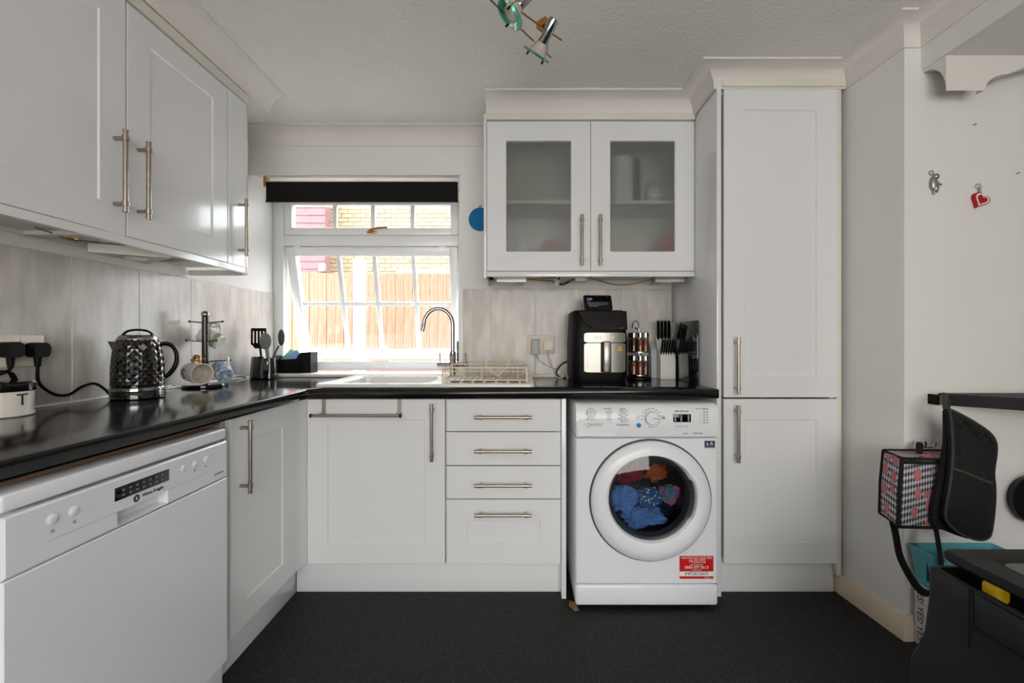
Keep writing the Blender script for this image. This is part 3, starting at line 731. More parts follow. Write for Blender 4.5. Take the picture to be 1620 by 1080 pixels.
# ------------------------------------------------------------------ washing machine
WY = 1.833; wx0, wx1 = .2365, .829; wz0, wz1 = .016, .852
wm = thing('washing_machine', 'white front-loading washing machine with laundry behind its glass', 'washing machine', (.533, 2.1, 0))
cx, cz = (1028.5-820)/F*WY, CAMZ-(790.5-537)/F*WY
def hole_ring(x0, x1, z0, z1, y, n=72):
    pts = []
    for i in range(n):
        a = 2*PI*i/n; c, s = math.cos(a), math.sin(a)
        tx_ = ((x1-cx) if c > 0 else (x0-cx))/c if abs(c) > 1e-9 else 1e9
        tz_ = ((z1-cz) if s > 0 else (z0-cz))/s if abs(s) > 1e-9 else 1e9
        t_ = min(tx_, tz_); pts.append([cx+c*t_, y, cz+s*t_])
    for X, Z in ((x0, z0), (x1, z0), (x1, z1), (x0, z1)):
        k = min(range(n), key=lambda i: (pts[i][0]-X)**2+(pts[i][2]-Z)**2); pts[k] = [X, y, Z]
    return pts
circ = lambda r, y, n=72: [(cx+r*math.cos(2*PI*i/n), y, cz+r*math.sin(2*PI*i/n)) for i in range(n)]
BZ0, BZ1 = .108, .714
mb = MB().quadrings([hole_ring(wx0, wx1, BZ0, BZ1, WY+.5), hole_ring(wx0, wx1, BZ0, BZ1, WY+.014), hole_ring(wx0+.003, wx1-.003, BZ0+.002, BZ1-.002, WY+.004), hole_ring(wx0+.008, wx1-.008, BZ0+.004, BZ1-.004, WY), circ(.215, WY), circ(.2, WY+.03), circ(.24, WY+.06), circ(.24, WY+.35)], True, False)
mb.build('body', 'appliance_white', wm, 30)
MB().lathe([(.239, .07), (.239, .345), (.001, .3455)], (cx, WY, cz), 'y', 48, False).build('drum', 'steel', wm)
MB().box(wx0, wx1, WY+.02, WY+.52, BZ1+.001, wz1, .012, 3).build('top', 'appliance_white', wm)
# control panel: rounded top edge
pr = [(WY+.06, .718), (WY-.004, .718), (WY-.006, .722), (WY-.004, .80), (WY+.002, .83), (WY+.012, .846), (WY+.03, wz1+.001), (WY+.06, wz1+.001)]
cp = MB().prism(pr, lambda u, v, d: (d, u, v), wx0+.002, wx1-.002).build('control_panel', 'appliance_white', wm, 50)
def wp(px, py, dy=-.0048):
    p = at(px, py, WY+dy); return p
def wtxt(n, s, px, py, size, m='ink_grey', dy=-.0068):
    if px < 990 and dy == -.0068: dy = -.0146
    p = wp(px, py, dy); text(n, s, size, m, cp, p)
# detergent drawer front
gu = [(.411, .744), (.30, .741), (.278, .737), (.266, .726)]
upp = [(wx0+.006, .7215), (wx0+.006, .778), (wx0+.0215, .792), (.413, .792), (.413, .744)]+gu+[(.262, .7215)]
lip = [(.2621, .7215), (.2661, .726), (.388, .724), (.403, .728), (.411, .738), (.413, .738), (.403, .725), (.385, .7205)]
end_ = [(.411, .744), (.413, .744), (.413, .738), (.411, .738)]
fd = front(0, WY-.014, 0)
dd = MB().prism(upp, fd, 0, .013).prism(lip, fd, 0, .013).prism(end_, fd, 0, .013).build('detergent_drawer', 'appliance_white', wm)
MB().prism(gu+[(.388, .724), (.403, .728), (.411, .738)], front(0, WY-.0085, 0), 0, .004).build('grip_recess', 'appliance_white', dd)
p = wp(1030, 660.5)
dl = MB().lathe([(.031, 0), (.031, -.003), (.027, -.006), (.0265, -.02), (.024, -.024), (.0005, -.025)], (p.x, WY-.003, p.z), 'y', 40).build('dial', 'appliance_white', cp)
MB().box(p.x+.002, p.x+.024, WY-.0295, WY-.027, p.z-.001, p.z+.001).build('pointer', 'ink_grey', dl)
mb = MB()
for i in range(16):
    a = 2*PI*i/16+.2
    if 3.5 < a < 4.3: continue
    mb.lathe([(.0021, 0), (.0021, .002)], (p.x+.038*math.cos(a), WY-.0062, p.z+.038*math.sin(a)), 'y', 8)
mb.build('dial_marks', 'ink_black', cp)
for px, py, r, m in ((1010, 660, .0095, 'white_plastic'), (1010.5, 672.5, .0095, 'ink_blue'), (1049.7, 660.5, .0095, 'white_plastic')):
    p = wp(px, py)
    MB().lathe([(r, .002), (r, -.0035), (r-.002, -.005), (.0005, -.0052)], (p.x, WY-.003, p.z), 'y', 24).build('button', m, cp)
wtxt('button_mark', 'EB', 1049.7, 660.8, .011, 'ink_black', -.0092)
a, b = wp(1065, 655), wp(1093, 667.5)
MB().box(a.x, b.x, WY-.0066, WY-.004, b.z, a.z, .001).build('display', 'screen_black', cp)
mb = MB()
for c in (1068, 1077.5, 1089):
    for r in range(5):
        p = wp(c, 657+r*2.1); mb.box(p.x-.003, p.x+.003, WY-.0072, WY-.0066, p.z-.0012, p.z+.0012)
mb.build('display_icons', 'ink_white', cp)
text_rows = {0: (934, 'Cotton'), 1: (961, 'Synthetics'), 2: (985, 'Special')}
for k_, (px, hd) in text_rows.items():
    wtxt('program_heading', hd, px, 646, .0085, 'ink_black')
for i, s in enumerate(('Cotton 90', 'Cotton 60', 'Cotton 40', 'Mixed', 'White 20')): wtxt('program_text', '● '+s, 934+1, 649.8+i*3.3, .0072)
for i, s in enumerate(('Synthetic', 'Delicate', 'Wool', 'Duvet', 'Rinse')): wtxt('program_text', '· '+s, 963, 649.8+i*3.3, .0072)
for i, s in enumerate(('Rapid 30', 'Sport', 'Eco 40-60', 'Baby', 'Anti allergy', 'Drain')): wtxt('program_text', '● '+s, 987, 649.5+i*3.4, .0072)
wtxt('push_text', 'Push&Wash', 985.5, 672, .011, 'ink_blue')
p = wp(930, 672); mb = MB().lathe([(.0085, 0), (.0085, -.0006), (.0068, -.0006), (.0068, 0)], (p.x, WY-.0135, p.z), 'y', 24, False); mb.build('brand_ring', 'ink_grey', dd)
text('brand_initial', 'i', .012, 'ink_black', dd, wp(930, 672, -.0146)); text('brand_text', 'INDESIT', .0145, 'ink_grey', dd, wp(943.5, 672, -.0146))
wtxt('energy_text', 'A+++ 1400rpm', 1111, 646.5, .0085, 'ink_black')
for i in range(5): wtxt('option_text', '—— ●  ' + '90 60 40 30 20'.split()[i], 1113, 651.5+i*4.3, .008)
wtxt('option_text', '● ● ● ●  ● ●', 1078.5, 650.5, .008); wtxt('option_text', 'temp   spin   delay', 1079, 674, .007)
p = wp(1084.5, 685.3, -.0068); text('range_text', 'Innex', .010, 'ink_grey', cp, (p.x, p.y, p.z)); wtxt('range_text', 'Ultimate', 1104, 685, .0115, 'ink_blue')
a, b = wp(1114.5, 697, 0), wp(1131, 708.5, 0)
bd = MB().box(a.x, b.x, WY-.0006, WY+.001, b.z, a.z).build('energy_badge', 'navy_print', wm)
text('badge_text', 'a A', .02, 'ink_white', bd, ((a.x+b.x)/2, WY-.001, (a.z+b.z)/2+.003))
MB().box(a.x, b.x, WY-.001, WY-.0005, b.z, b.z+.006).build('badge_stripe', 'ink_grey', bd)
# door ring with grip notch, glass
def dring(r, y, bump=0.):
    out = []
    for i in range(96):
        a = 2*PI*i/96; aa = (a+PI) % (2*PI)-PI
        rr = r+(bump if -.52 < aa < .45 else 0); out.append((cx+rr*math.cos(a), y, cz+.012*(1 if r < .19 else 0)+rr*math.sin(a)))
    return out
MB().quadrings([dring(.246, WY-.0005), dring(.2475, WY-.012), dring(.24, WY-.024), dring(.215, WY-.034), dring(.192, WY-.036), dring(.180, WY-.03, .004), dring(.174, WY-.016, .009), dring(.172, WY+.02, .009)], False, False).build('door_ring', 'appliance_white', wm, 40)
MB().quadrings([dring(.2535, WY-.0006), dring(.2535, WY-.003), dring(.2465, WY-.003)], False, False).build('door_gap_shade', 'charcoal', wm)  # flat dark ring paints the shade in the gap round the door
gp = [(.183, -.012), (.168, -.016), (.15, -.02), (.12, -.025), (.08, -.029), (.04, -.031), (.001, -.0315)]
MB().lathe(gp, (cx, WY, cz+.012), 'y', 56, False).build('door_glass', 'door_glass', wm)
MB().lathe([(.185, .0), (.172, -.010), (.162, -.006), (.157, .03), (.19, .04)], (cx, WY, cz+.012), 'y', 56, False).build('gasket', 'charcoal', wm)
# lower skirt
MB().box(wx0, wx1, WY, WY+.5, wz0, .104, .012, 3).build('skirt', 'appliance_white', wm)
for x in (wx0+.05, wx1-.05):
    for y in (WY+.06, WY+.44): MB().cyl((x, y, 0), (x, y, .03), .02).build('foot', 'black_plastic', wm)
a, b = wp(1075, 879, 0), wp(1128.5, 915, 0); sx_ = (a.x+b.x)/2
st = MB().prism(rrect(a.x, b.x, b.z, a.z, .004), front(0, WY-.0007, 0), 0, .001).build('guarantee_sticker', 'red_print', wm)
zz_ = lambda py: wp(0, py, 0).z
MB().box(a.x+.0005, b.x-.0005, WY-.0012, WY-.0006, zz_(911), zz_(903.5)).build('white_band', 'ink_white', st)
for s, py, size, m, dx in (('REGISTER FOR YOUR FREE', 882, .0108, 'ink_white', 0), ('10', 887, .0175, 'ink_white', -.025), ('YEAR PARTS', 885.5, .009, 'ink_white', .012), ('GUARANTEE', 889, .009, 'ink_white', .012), ('CALL FREE NOW', 893, .007, 'ink_white', 0), ('0800 697 0613', 897, .0165, 'ink_white', 0), ('or register online', 900.8, .006, 'ink_white', 0), ('IMPORTANT', 907.2, .0175, 'ink_black', 0), ('keep safe', 913, .006, 'ink_white', .045)):
    text('sticker_text', s, size, m, st, (sx_+dx, WY-.0016, zz_(py)))
def cloth(m, c, r, sc, seed, label):
    bm_ = bmesh.new(); bmesh.ops.create_icosphere(bm_, subdivisions=5, radius=1)
    for v in bm_.verts:
        p = v.co.copy(); n = noise.fractal(p*1.6+Vector((seed*7, 0, 0)), 1., 2., 4); rdg = 1-abs(noise.noise(p*2.6+Vector((0, seed*5, 0))))*1.4
        q = p*r*(.8+.35*n+.22*rdg); v.co = Vector((c[0]+q.x*sc[0], c[1]+q.y*sc[1], c[2]+q.z*sc[2]))
    mb_ = MB(); mb_.bm.free(); mb_.bm = bm_
    return tag(mb_.build('garment', m, None, 60), label, 'laundry')
gz = cz
cloth('navy_cloth', (cx+.015, WY+.235, gz-.115), .102, (1.35, .75, .8), 1, 'dark navy garment deepest in the washing machine drum')
cloth('blue_cloth', (cx-.082, WY+.105, gz-.03), .058, (1.05, .6, 1.0), 2, 'bright blue crumpled garment inside the washing machine')
cloth('blue_cloth', (cx-.005, WY+.105, gz-.112), .062, (1.5, .6, .68), 9, 'blue garment lying lowest behind the machine glass')
cloth('dotted_cloth', (cx+.022, WY+.095, gz-.022), .05, (1.05, .6, .85), 3, 'blue and white spotted garment inside the washing machine')
cloth('pink_cloth', (cx+.112, WY+.105, gz-.012), .045, (.95, .6, .95), 4, 'pink and teal garment inside the washing machine')
cloth('red_cloth', (cx-.045, WY+.185, gz+.06), .06, (1.25, .6, .75), 5, 'dark red garment at the top of the laundry')
cloth('orange_cloth', (cx+.08, WY+.18, gz+.058), .05, (1., .6, .8), 6, 'orange garment at the side of the laundry')
tag(MB().prism([(.213, 1.86), (.232, 1.825), (.25, 1.828), (.24, 1.88), (.218, 1.89)], f2, .001, .006).build('cardboard_scrap', 'chipboard'), 'scrap of brown cardboard by the washing machine foot', 'cardboard')

# ------------------------------------------------------------------ kettle
kx, ky = -1.392, 1.62; kz = CT
kt = thing('kettle', 'black diamond-faceted electric kettle with chrome bands', 'kettle', (kx, ky, kz))
MB().lathe([(.076, .0005), (.080, .004), (.080, .024), (.077, .029)], (kx, ky, kz), n=48).build('power_base', 'black_gloss', kt)
MB().lathe([(.079, .029), (.0807, .031), (.0807, .040), (.079, .042)], (kx, ky, kz), n=48).build('chrome_band', 'chrome', kt)
def krad(h): t = (h-.042)/.178; return .0765*(1-.03*t-.16*max(0, t-.3)**2/.49-.05*max(0, t-.75)/.25)
bm_ = bmesh.new(); rows, nseg = 14, 22; grid = []
for r in range(rows+1):
    h = .042+.176*r/rows; off = (r % 2)*.5
    grid.append([bm_.verts.new((kx+krad(h)*math.cos(2*PI*(i+off)/nseg), ky+krad(h)*math.sin(2*PI*(i+off)/nseg), kz+h)) for i in range(nseg)])
for r in range(1, rows):                              # diamonds: proud centre, four facets
    for i in range(nseg):
        o = r % 2
        L_, R_ = grid[r][i], grid[r][(i+1) % nseg]
        up_ = grid[r+1][(i+o) % nseg if o else i]; dn = grid[r-1][(i+o) % nseg if o else i]
        up_ = grid[r+1][(i+1) % nseg] if o else grid[r+1][i]; dn = grid[r-1][(i+1) % nseg] if o else grid[r-1][i]
        c_ = (L_.co+R_.co+up_.co+dn.co)/4; d_ = Vector((c_.x-kx, c_.y-ky, 0)).normalized()
        cv = bm_.verts.new(c_+d_*.0024)
        for a_, b_ in ((L_, dn), (dn, R_), (R_, up_), (up_, L_)): bm_.faces.new((a_, b_, cv))
for r in (0, rows):
    for i in range(nseg):
        o = r % 2; rr = 1 if r == 0 else rows-1
        q = grid[rr][i]; a_, b_ = grid[r][i], grid[r][(i+1) % nseg]
        if rr % 2 == 0: q = grid[rr][(i+1) % nseg]
        bm_.faces.new((a_, b_, q))
mb = MB(); mb.bm.free(); mb.bm = bm_; mb.build('body', 'black_gloss', kt, 0)
MB().lathe([(.072, .042), (.055, .21), (.001, .211)], (kx, ky, kz), n=32, cap=False).build('inner_shell', 'black_gloss', kt)
ld = MB().lathe([(krad(.216)+.001, .212), (krad(.218)+.001, .218), (.056, .226), (.053, .228)], (kx, ky, kz), n=40).build('chrome_rim', 'chrome', kt)
ld = MB().lathe([(.053, .226), (.050, .230), (.03, .233), (.001, .2335)], (kx, ky, kz), n=40, cap=False).build('lid', 'black_gloss', kt)
hd = Vector((.8, .6, 0)); sd = -Vector((.92, .38, 0)).normalized(); Z = Vector((0, 0, 1)); K = Vector((kx, ky, kz))
MB().tube(smooth_pts([K-hd*.045+Z*.226, K-hd*.03+Z*.244, K+Z*.25, K+hd*.03+Z*.244, K+hd*.045+Z*.226]), (.009, .0045), 10, flat=(-.6, .8, 0)).build('lid_handle', 'black_gloss', ld)
H = [K+hd*.058+Z*.196, K+hd*.086+Z*.198, K+hd*.106+Z*.18, K+hd*.113+Z*.145, K+hd*.106+Z*.11, K+hd*.09+Z*.085, K+hd*.072+Z*.072]
MB().tube(smooth_pts(H), (.011, .0085), 12, flat=(-.6, .8, 0)).build('handle', 'black_gloss', kt)
sp = K+sd*.07; px_ = Vector((-sd.y, sd.x, 0))
rings = [[K+sd*.042+px_*.036+Z*.206, K+sd*.088+Z*.208, K+sd*.042-px_*.036+Z*.206], [K+sd*.054+px_*.024+Z*.185, K+sd*.079+Z*.187, K+sd*.054-px_*.024+Z*.185], [K+sd*.066+px_*.008+Z*.16, K+sd*.071+Z*.16, K+sd*.066-px_*.008+Z*.16]]
MB().quadrings(rings).build('spout', 'black_gloss', kt)
nf = Vector((.78, -.62, 0)).normalized(); bq = K+nf*.0685+Z*.187; tg = Vector((-nf.y, nf.x, 0))
rings = [[bq+tg*.0115+nf*e, bq+Z*.0125+nf*e*.7-nf*.002, bq-tg*.0115+nf*e, bq-Z*.0125+nf*e] for e in (-.004, .006)]
MB().quadrings(rings).build('badge', 'frame_silver', kt)
sw = K+hd*.082+Z*.042
MB().box(sw.x-.008, sw.x+.012, sw.y-.008, sw.y+.012, sw.z-.012, sw.z, .003).build('switch', 'white_plastic', kt)

# ------------------------------------------------------------------ sockets, plugs and leads on the left
so = thing('double_socket', 'white double socket on the tiles behind the black plugs', 'socket', (XL+.008, 1.345, 1.04))
s0, s1, sz0, sz1 = 1.258, 1.404, 1.038, 1.134
MB().box(XL+.008, XL+.017, s0, s1, sz0, sz1, .003).build('plate', 'cream_plastic', so)
for y in (1.318, 1.334): MB().box(XL+.016, XL+.021, y, y+.014, 1.105, 1.125, .002).build('switch', 'white_plastic', so)
for y in (s0+.015, s1-.012): MB().lathe([(.003, 0), (.003, .001)], (XL+.0172, y, 1.086), 'x', 12).build('screw', 'frame_silver', so)
def plug(y, z, pts, label):
    t = thing('plug', label, 'plug', (XL+.03, y, z-.03))
    MB().prism(rrect(y-.0235, y+.0235, z-.023, z+.023, .017), lambda u, v, d: (XL+.0175+d, u, v), 0, .034).build('body', 'soft_black', t)
    MB().cyl((XL+.034, y, z-.02), (XL+.034, y, z-.052), .010, .007, 12).build('strain_relief', 'soft_black', t)
    MB().tube(smooth_pts([(XL+.034, y, z-.05)]+pts), .0045, 8).build('lead', 'soft_black', t)
plug(1.368, 1.088, [(XL+.034, 1.372, .985), (XL+.03, 1.42, .945), (XL+.026, 1.47, .937), (XL+.024, 1.515, .958), (XL+.024, 1.56, .965), (XL+.035, 1.585, .945), (XL+.045, 1.60, .918)], 'black plug with its lead running to the kettle')
plug(1.295, 1.09, [(XL+.034, 1.292, 1.032), (XL+.03, 1.272, 1.02), (XL+.026, 1.23, 1.016), (XL+.024, 1.17, 1.014), (XL+.024, 1.12, .985), (XL+.024, 1.09, .94), (XL+.026, 1.06, CT+.007)], 'black plug with its lead dropping behind the tea tin')
tn = thing('tea_tin', 'white tea tin marked T with a black lid', 'tin', (-1.440, 1.235, CT))
tx0, ty0 = -1.440, 1.235
MB().lathe([(.060, .001), (.063, .004), (.063, .01), (.061, .011), (.062, .068), (.062, .07)], (tx0, ty0, CT), n=48).build('body', 'mug_white', tn)
ld = MB().lathe([(.0645, .0705), (.0662, .073), (.0662, .092), (.062, .097), (.001, .099)], (tx0, ty0, CT), n=48, cap=False).build('lid', 'black_gloss', tn)
MB().tube(smooth_pts([(tx0-.012, ty0+.042, CT+.094), (tx0-.012, ty0+.03, CT+.118), (tx0-.012, ty0, CT+.126), (tx0-.012, ty0-.03, CT+.118), (tx0-.012, ty0-.042, CT+.094)]), (.011, .003), 8, flat=(1, 0, 0)).build('lid_strap', 'soft_black', ld)
a = math.radians(-5); n_ = Vector((math.cos(a), math.sin(a), 0))
to = text('letter', 'T', .046, 'ink_black', tn, (0, 0, 0), 'right'); me = to.data
me.transform(Matrix.Translation(-Vector((0, 0, 0))+ORG[tn.name]))
me.transform(Matrix.Translation(Vector((tx0+n_.x*.0622, ty0+n_.y*.0622, CT+.046))-ORG[tn.name]) @ Matrix.Rotation(a, 4, 'Z'))

# ------------------------------------------------------------------ mug tree
mx_, my_ = -1.415, 2.0
mt = thing('mug_tree', 'black mug tree with steel arms and a chrome knob', 'mug tree', (mx_, my_, CT))
MB().lathe([(.085, .0005), (.088, .004), (.088, .012), (.084, .015), (.001, .0152)], (mx_, my_, CT), n=48, cap=False).build('base', 'black_gloss', mt)
MB().cyl((mx_, my_, CT+.015), (mx_, my_, CT+.315), .0135).build('pole', 'black_gloss', mt)
MB().ball((mx_, my_, CT+.328), .017).build('knob', 'chrome', mt)
def arm(p, q):
    ar = MB().cyl(p, q, .0032, n=10).build('arm', 'steel', mt)
    MB().ball(q, .0055, n=10).build('arm_tip', 'charcoal', ar)
for ang, h in ((180, .29), (10, .29), (200, .205), (-20, .205), (170, .115)):
    a = math.radians(ang); dx, dy = math.cos(a), math.sin(a)
    arm((mx_+dx*.012, my_+dy*.012, CT+h), (mx_+dx*.071, my_+dy*.071, CT+h+.006))
def mug(label, c, axis, m, r=.036, h=.085, hdir=(0, 0, 1), hm=None, band=None):
    """mug lying along `axis` (base -> rim), centred at c"""
    t = thing('mug', label, 'mug', c); A = Vector(axis).normalized(); Hd = Vector(hdir); Hd = (Hd-A*Hd.dot(A)).normalized(); B = A.cross(Hd)
    X = Matrix((( Hd.x, B.x, A.x, c[0]), (Hd.y, B.y, A.y, c[1]), (Hd.z, B.z, A.z, c[2]), (0, 0, 0, 1)))
    MB().lathe([(r*.8, -h/2), (r*.92, -h/2+.004), (r, h/2), (r-.003, h/2+.001), (r-.005, h/2-.002), (r*.8, -h/2+.008)], n=36).xf(X).build('body', m, t)
    MB().lathe([(r-.0052, h/2-.006), (r*.8, -h/2+.0075), (.001, -h/2+.007)], n=36, cap=False).xf(X).build('inside', 'mug_cream', t)
    MB().tube(smooth_pts([(r*.95, 0, h*.32), (r+.02, 0, h*.33), (r+.029, 0, h*.1), (r+.024, 0, -h*.15), (r*.9, 0, -h*.3)]), .0055, 8).xf(X).build('handle', hm or m, t)
    MB().lathe([(r*.8, -h/2-.0008), (r*.8, -h/2+.001), (r*.6, -h/2+.001), (.001, -h/2-.0004)], n=30, cap=False).xf(X).build('foot', 'mug_white', t)
    lp = Vector(c)+Hd*(r+.0185)+A*h*.04; d_ = Vector((lp.x-mx_, lp.y-my_, 0)); n_ = d_.normalized(); d_ = d_.length   # the arm runs through the handle
    arm((mx_+n_.x*.012, my_+n_.y*.012, lp.z-.006), (mx_+n_.x*(d_+.016), my_+n_.y*(d_+.016), lp.z+.0015))
    if band:
        MB().lathe([(r*.935, -h*.42), (r*.945, -h*.2)], n=36, cap=False).xf(Matrix(X) @ Matrix.Diagonal((1.02, 1.02, 1, 1))).build('band', band, t)
    return t, X
sa = Vector((.86, -.5, -.05)).normalized(); sc_ = Vector((mx_+.026, my_-.09, CT+.07)); sr_ = .0455
t, X = mug('white mug with letter S and a gold handle on the mug tree', tuple(sc_), sa, 'mug_white', sr_, .1, (-.1, 0, 1), 'gold')
lt = text('letter', 'S', .062, 'ink_black', t, t.location)
sn = Vector((-.5, -.86, 0)).normalized(); su_ = sn.cross(sa).normalized() * (1 if sn.cross(sa).z > 0 else -1)
for v in lt.data.vertices:
    u_, w_, h_ = v.co.x, v.co.y, v.co.z; an = h_/sr_-.1
    v.co = sa*(u_-.016)+(sn*math.cos(an)+su_*math.sin(an))*(sr_*.975-w_+.0012)
mug('white mug with a sage green band hanging on the upper arm', (mx_-.014, my_+.06, CT+.222), (-.80, -.1, .45), 'mug_white', .039, .09, (.4, 0, .9), None, 'mug_green')
mug('blue patterned mug showing its white base on the lower arm', (mx_+.085, my_-.008, CT+.068), (-.62, .6, .35), 'mug_blue', .038, .088, (.3, 0, 1), 'mug_white')

# ------------------------------------------------------------------ pot of utensils, caddy
px0, py0 = -1.418, 2.43
pt = thing('utensil_pot', 'black glossy pot holding kitchen utensils beside the sill', 'pot', (px0, py0, CT))
MB().lathe([(.046, .0005), (.05, .006), (.041, .118), (.039, .12), (.037, .116), (.045, .01)], (px0, py0, CT), n=10).build('body', 'black_gloss', pt, 20)
jg = thing('black_mug', 'small black glossy mug in front of the utensil pot', 'mug', (-1.345, 2.395, CT))
MB().lathe([(.032, .0005), (.037, .006), (.036, .06), (.031, .112), (.029, .113), (.034, .06), (.03, .01)], (-1.345, 2.395, CT), n=30).build('body', 'black_gloss', jg)
MB().tube(smooth_pts([(-1.345+.01, 2.362, CT+.095), (-1.33, 2.335, CT+.085), (-1.33, 2.333, CT+.045), (-1.338, 2.358, CT+.03)]), .006).build('handle', 'black_gloss', jg)
ut = thing('slotted_turner', 'black slotted turner standing in the utensil pot', 'utensil', (-1.418, 2.43, CT+.02))
MB().tube([(-1.40, 2.43, CT+.02), (-1.418, 2.43, CT+.17)], .006).build('handle', 'soft_black', ut)
hx0, hz0 = -1.468, CT+.165
mb = MB()
for i in range(5): mb.box(hx0+i*.0185, hx0+i*.0185+.010, 2.428, 2.432, hz0+.02, hz0+.10)
mb.box(hx0, hx0+.084, 2.428, 2.432, hz0+.095, hz0+.112, .0015); mb.prism([(hx0, hz0+.03), (hx0+.084, hz0+.03), (hx0+.062, hz0), (hx0+.022, hz0)], front(0, 2.428, 0), 0, .004)
mb.build('blade', 'soft_black', ut)
ut = thing('serving_spoon', 'grey rounded serving spoon standing in the black mug', 'utensil', (-1.35, 2.40, CT+.02))
MB().tube([(-1.345, 2.40, CT+.02), (-1.362, 2.395, CT+.17)], [.007, .010]).build('handle', 'grey_plastic', ut)
MB().ball((-1.367, 2.392, CT+.205), .034, (.95, .35, 1.35)).build('bowl', 'grey_plastic', ut)
ut = thing('ladle', 'dark grey spoon leaning towards the window from the mug', 'utensil', (-1.33, 2.41, CT+.02))
MB().tube(smooth_pts([(-1.345, 2.41, CT+.02), (-1.335, 2.415, CT+.12), (-1.31, 2.42, CT+.18)]), .005).build('handle', 'charcoal', ut)
MB().ball((-1.297, 2.422, CT+.225), .03, (.6, .35, 1.5)).build('bowl', 'charcoal', ut)
cd = thing('sink_caddy', 'black plastic sink caddy holding sponges on the sill', 'caddy', (-1.315, 2.60, .927))
c0, c1, e0, e1, cz0 = -1.42, -1.205, 2.555, 2.645, .9275
prf = [(c0, 0), (c1, 0), (c1+.006, .118), (c1-.05, .118), (c1-.066, .105), (c1-.078, .082), (c0+.03, .076), (c0, .10)]
fc = lambda y: [(u, y, cz0+v) for u, v in prf]
MB().quadrings([fc(e0), fc(e0+.004)]).quadrings([fc(e1-.004), fc(e1)]).box(c0, c0+.004, e0, e1, cz0, cz0+.10).box(c1, c1+.005, e0, e1, cz0, cz0+.118).box(c0, c1, e0, e1, cz0, cz0+.004).box(c1-.052, c1-.048, e0, e1, cz0, cz0+.117).build('tray', 'black_plastic', cd)
for m, x, rot, lab in (('green_sponge', -1.35, -.75, 'pale green sponge leaning in the sink caddy'), ('pale_blue_sponge', -1.31, -.55, 'pale blue sponge leaning in the sink caddy')):
    b = MB().box(-.045, .045, -.014, .014, -.03, .03, .006)
    b.xf(Matrix.Translation((x, 2.6+(.018 if 'green' in m else -.02), cz0+.088)) @ Matrix.Rotation(rot, 4, 'Y') @ Matrix.Rotation(.2, 4, 'X'))
    tag(b.build('sponge', m), lab, 'sponge')
sp_ = thing('white_spoon', 'white plastic spoon lying against the tiles by the mug tree', 'utensil', (-1.46, 2.2, CT))
MB().tube(smooth_pts([(-1.475, 2.15, CT+.012), (-1.47, 2.25, CT+.022), (-1.468, 2.33, CT+.022), (-1.465, 2.37, CT+.014)]), (.010, .006), 10, flat=(1, 0, 0)).build('handle', 'cream_plastic', sp_)
MB().ball((-1.465, 2.11, CT+.0105), .03, (.9, 1.3, .33)).build('bowl', 'white_plastic', sp_)
sg = thing('blue_scrubber', 'round blue scrubber hanging on the wall beside the window', 'sponge', (-.225, YB-.01, 1.69))
MB().lathe([(.064, .0), (.066, -.004), (.064, -.012), (.001, -.013)], (-.214, YB-.001, 1.798), 'y', 40, False).build('disc', 'blue_sponge', sg)
MB().tube([(-.219, YB-.006, 1.86), (-.219, YB-.006, 1.876), (-.211, YB-.006, 1.876), (-.211, YB-.006, 1.86)], .0018, 6).build('hanging_loop', 'grey_plastic', sg)

# ------------------------------------------------------------------ right of the sink: socket, air fryer, spice rack, knives
so = thing('double_socket', 'cream double socket on the tiles left of the air fryer', 'socket', (.128, YB-.009, 1.04))
MB().box(.05, .205, YB-.018, YB-.008, 1.04, 1.144, .003).build('plate', 'cream_plastic', so)
for x in (.115, .14): MB().box(x, x+.012, YB-.022, YB-.017, 1.115, 1.133, .002).build('switch', 'white_plastic', so)
ad = thing('power_adapter', 'pale grey power adapter in the socket by the sink', 'adapter', (.095, YB-.04, 1.04))
MB().box(.072, .117, YB-.062, YB-.0185, 1.035, 1.122, .006).build('body', 'pale_grey_plastic', ad)
MB().tube([(.094, YB-.03, 1.036), (.094, YB-.014, 1.0), (.094, YB-.014, CT+.03)], .004, 8).build('cable', 'white_plastic', ad)
MB().tube(smooth_pts([(.10, YB-.03, 1.036), (.12, YB-.016, 1.0), (.18, YB-.015, .965), (.23, YB-.015, .955), (.25, YB-.02, .93)]), .0025, 6).build('thin_cable', 'pale_grey_plastic', ad)
pg = thing('plug', 'cream plug in the socket beside the grey adapter', 'plug', (.165, YB-.03, 1.06))
MB().prism(rrect(.142, .192, 1.062, 1.112, .012), front(0, YB-.052, 0), 0, .033).build('body', 'cream_plastic', pg)
MB().tube(smooth_pts([(.165, YB-.035, 1.064), (.168, YB-.036, 1.03), (.185, YB-.03, .98), (.21, YB-.03, .935), (.222, YB-.034, CT+.02), (.235, YB-.05, CT+.008), (.255, YB-.06, CT+.018), (.24, YB-.08, CT+.006), (.215, YB-.07, CT+.006)]), .0042, 8).build('lead', 'cream_plastic', pg)
af = thing('air_fryer', 'black and stainless steel air fryer on the worktop', 'air fryer', (.41, 2.34, CT))
ax0, ax1, ay0, ay1, az1 = .268, .552, 2.20, 2.478, 1.268
rg = lambda ins, z, r=.05, fr=0.: [(u, v, z) for u, v in rrect(ax0+ins, ax1-ins, ay0+ins+fr, ay1-ins, r, 6)]
MB().quadrings([rg(.008, CT+.001), rg(.001, CT+.03), rg(0, CT+.2), rg(.006, az1-.06, .05, .004), rg(.008, az1-.01, .045, .012), rg(.016, az1, .04, .018)]).build('body', 'soft_black', af, 50)
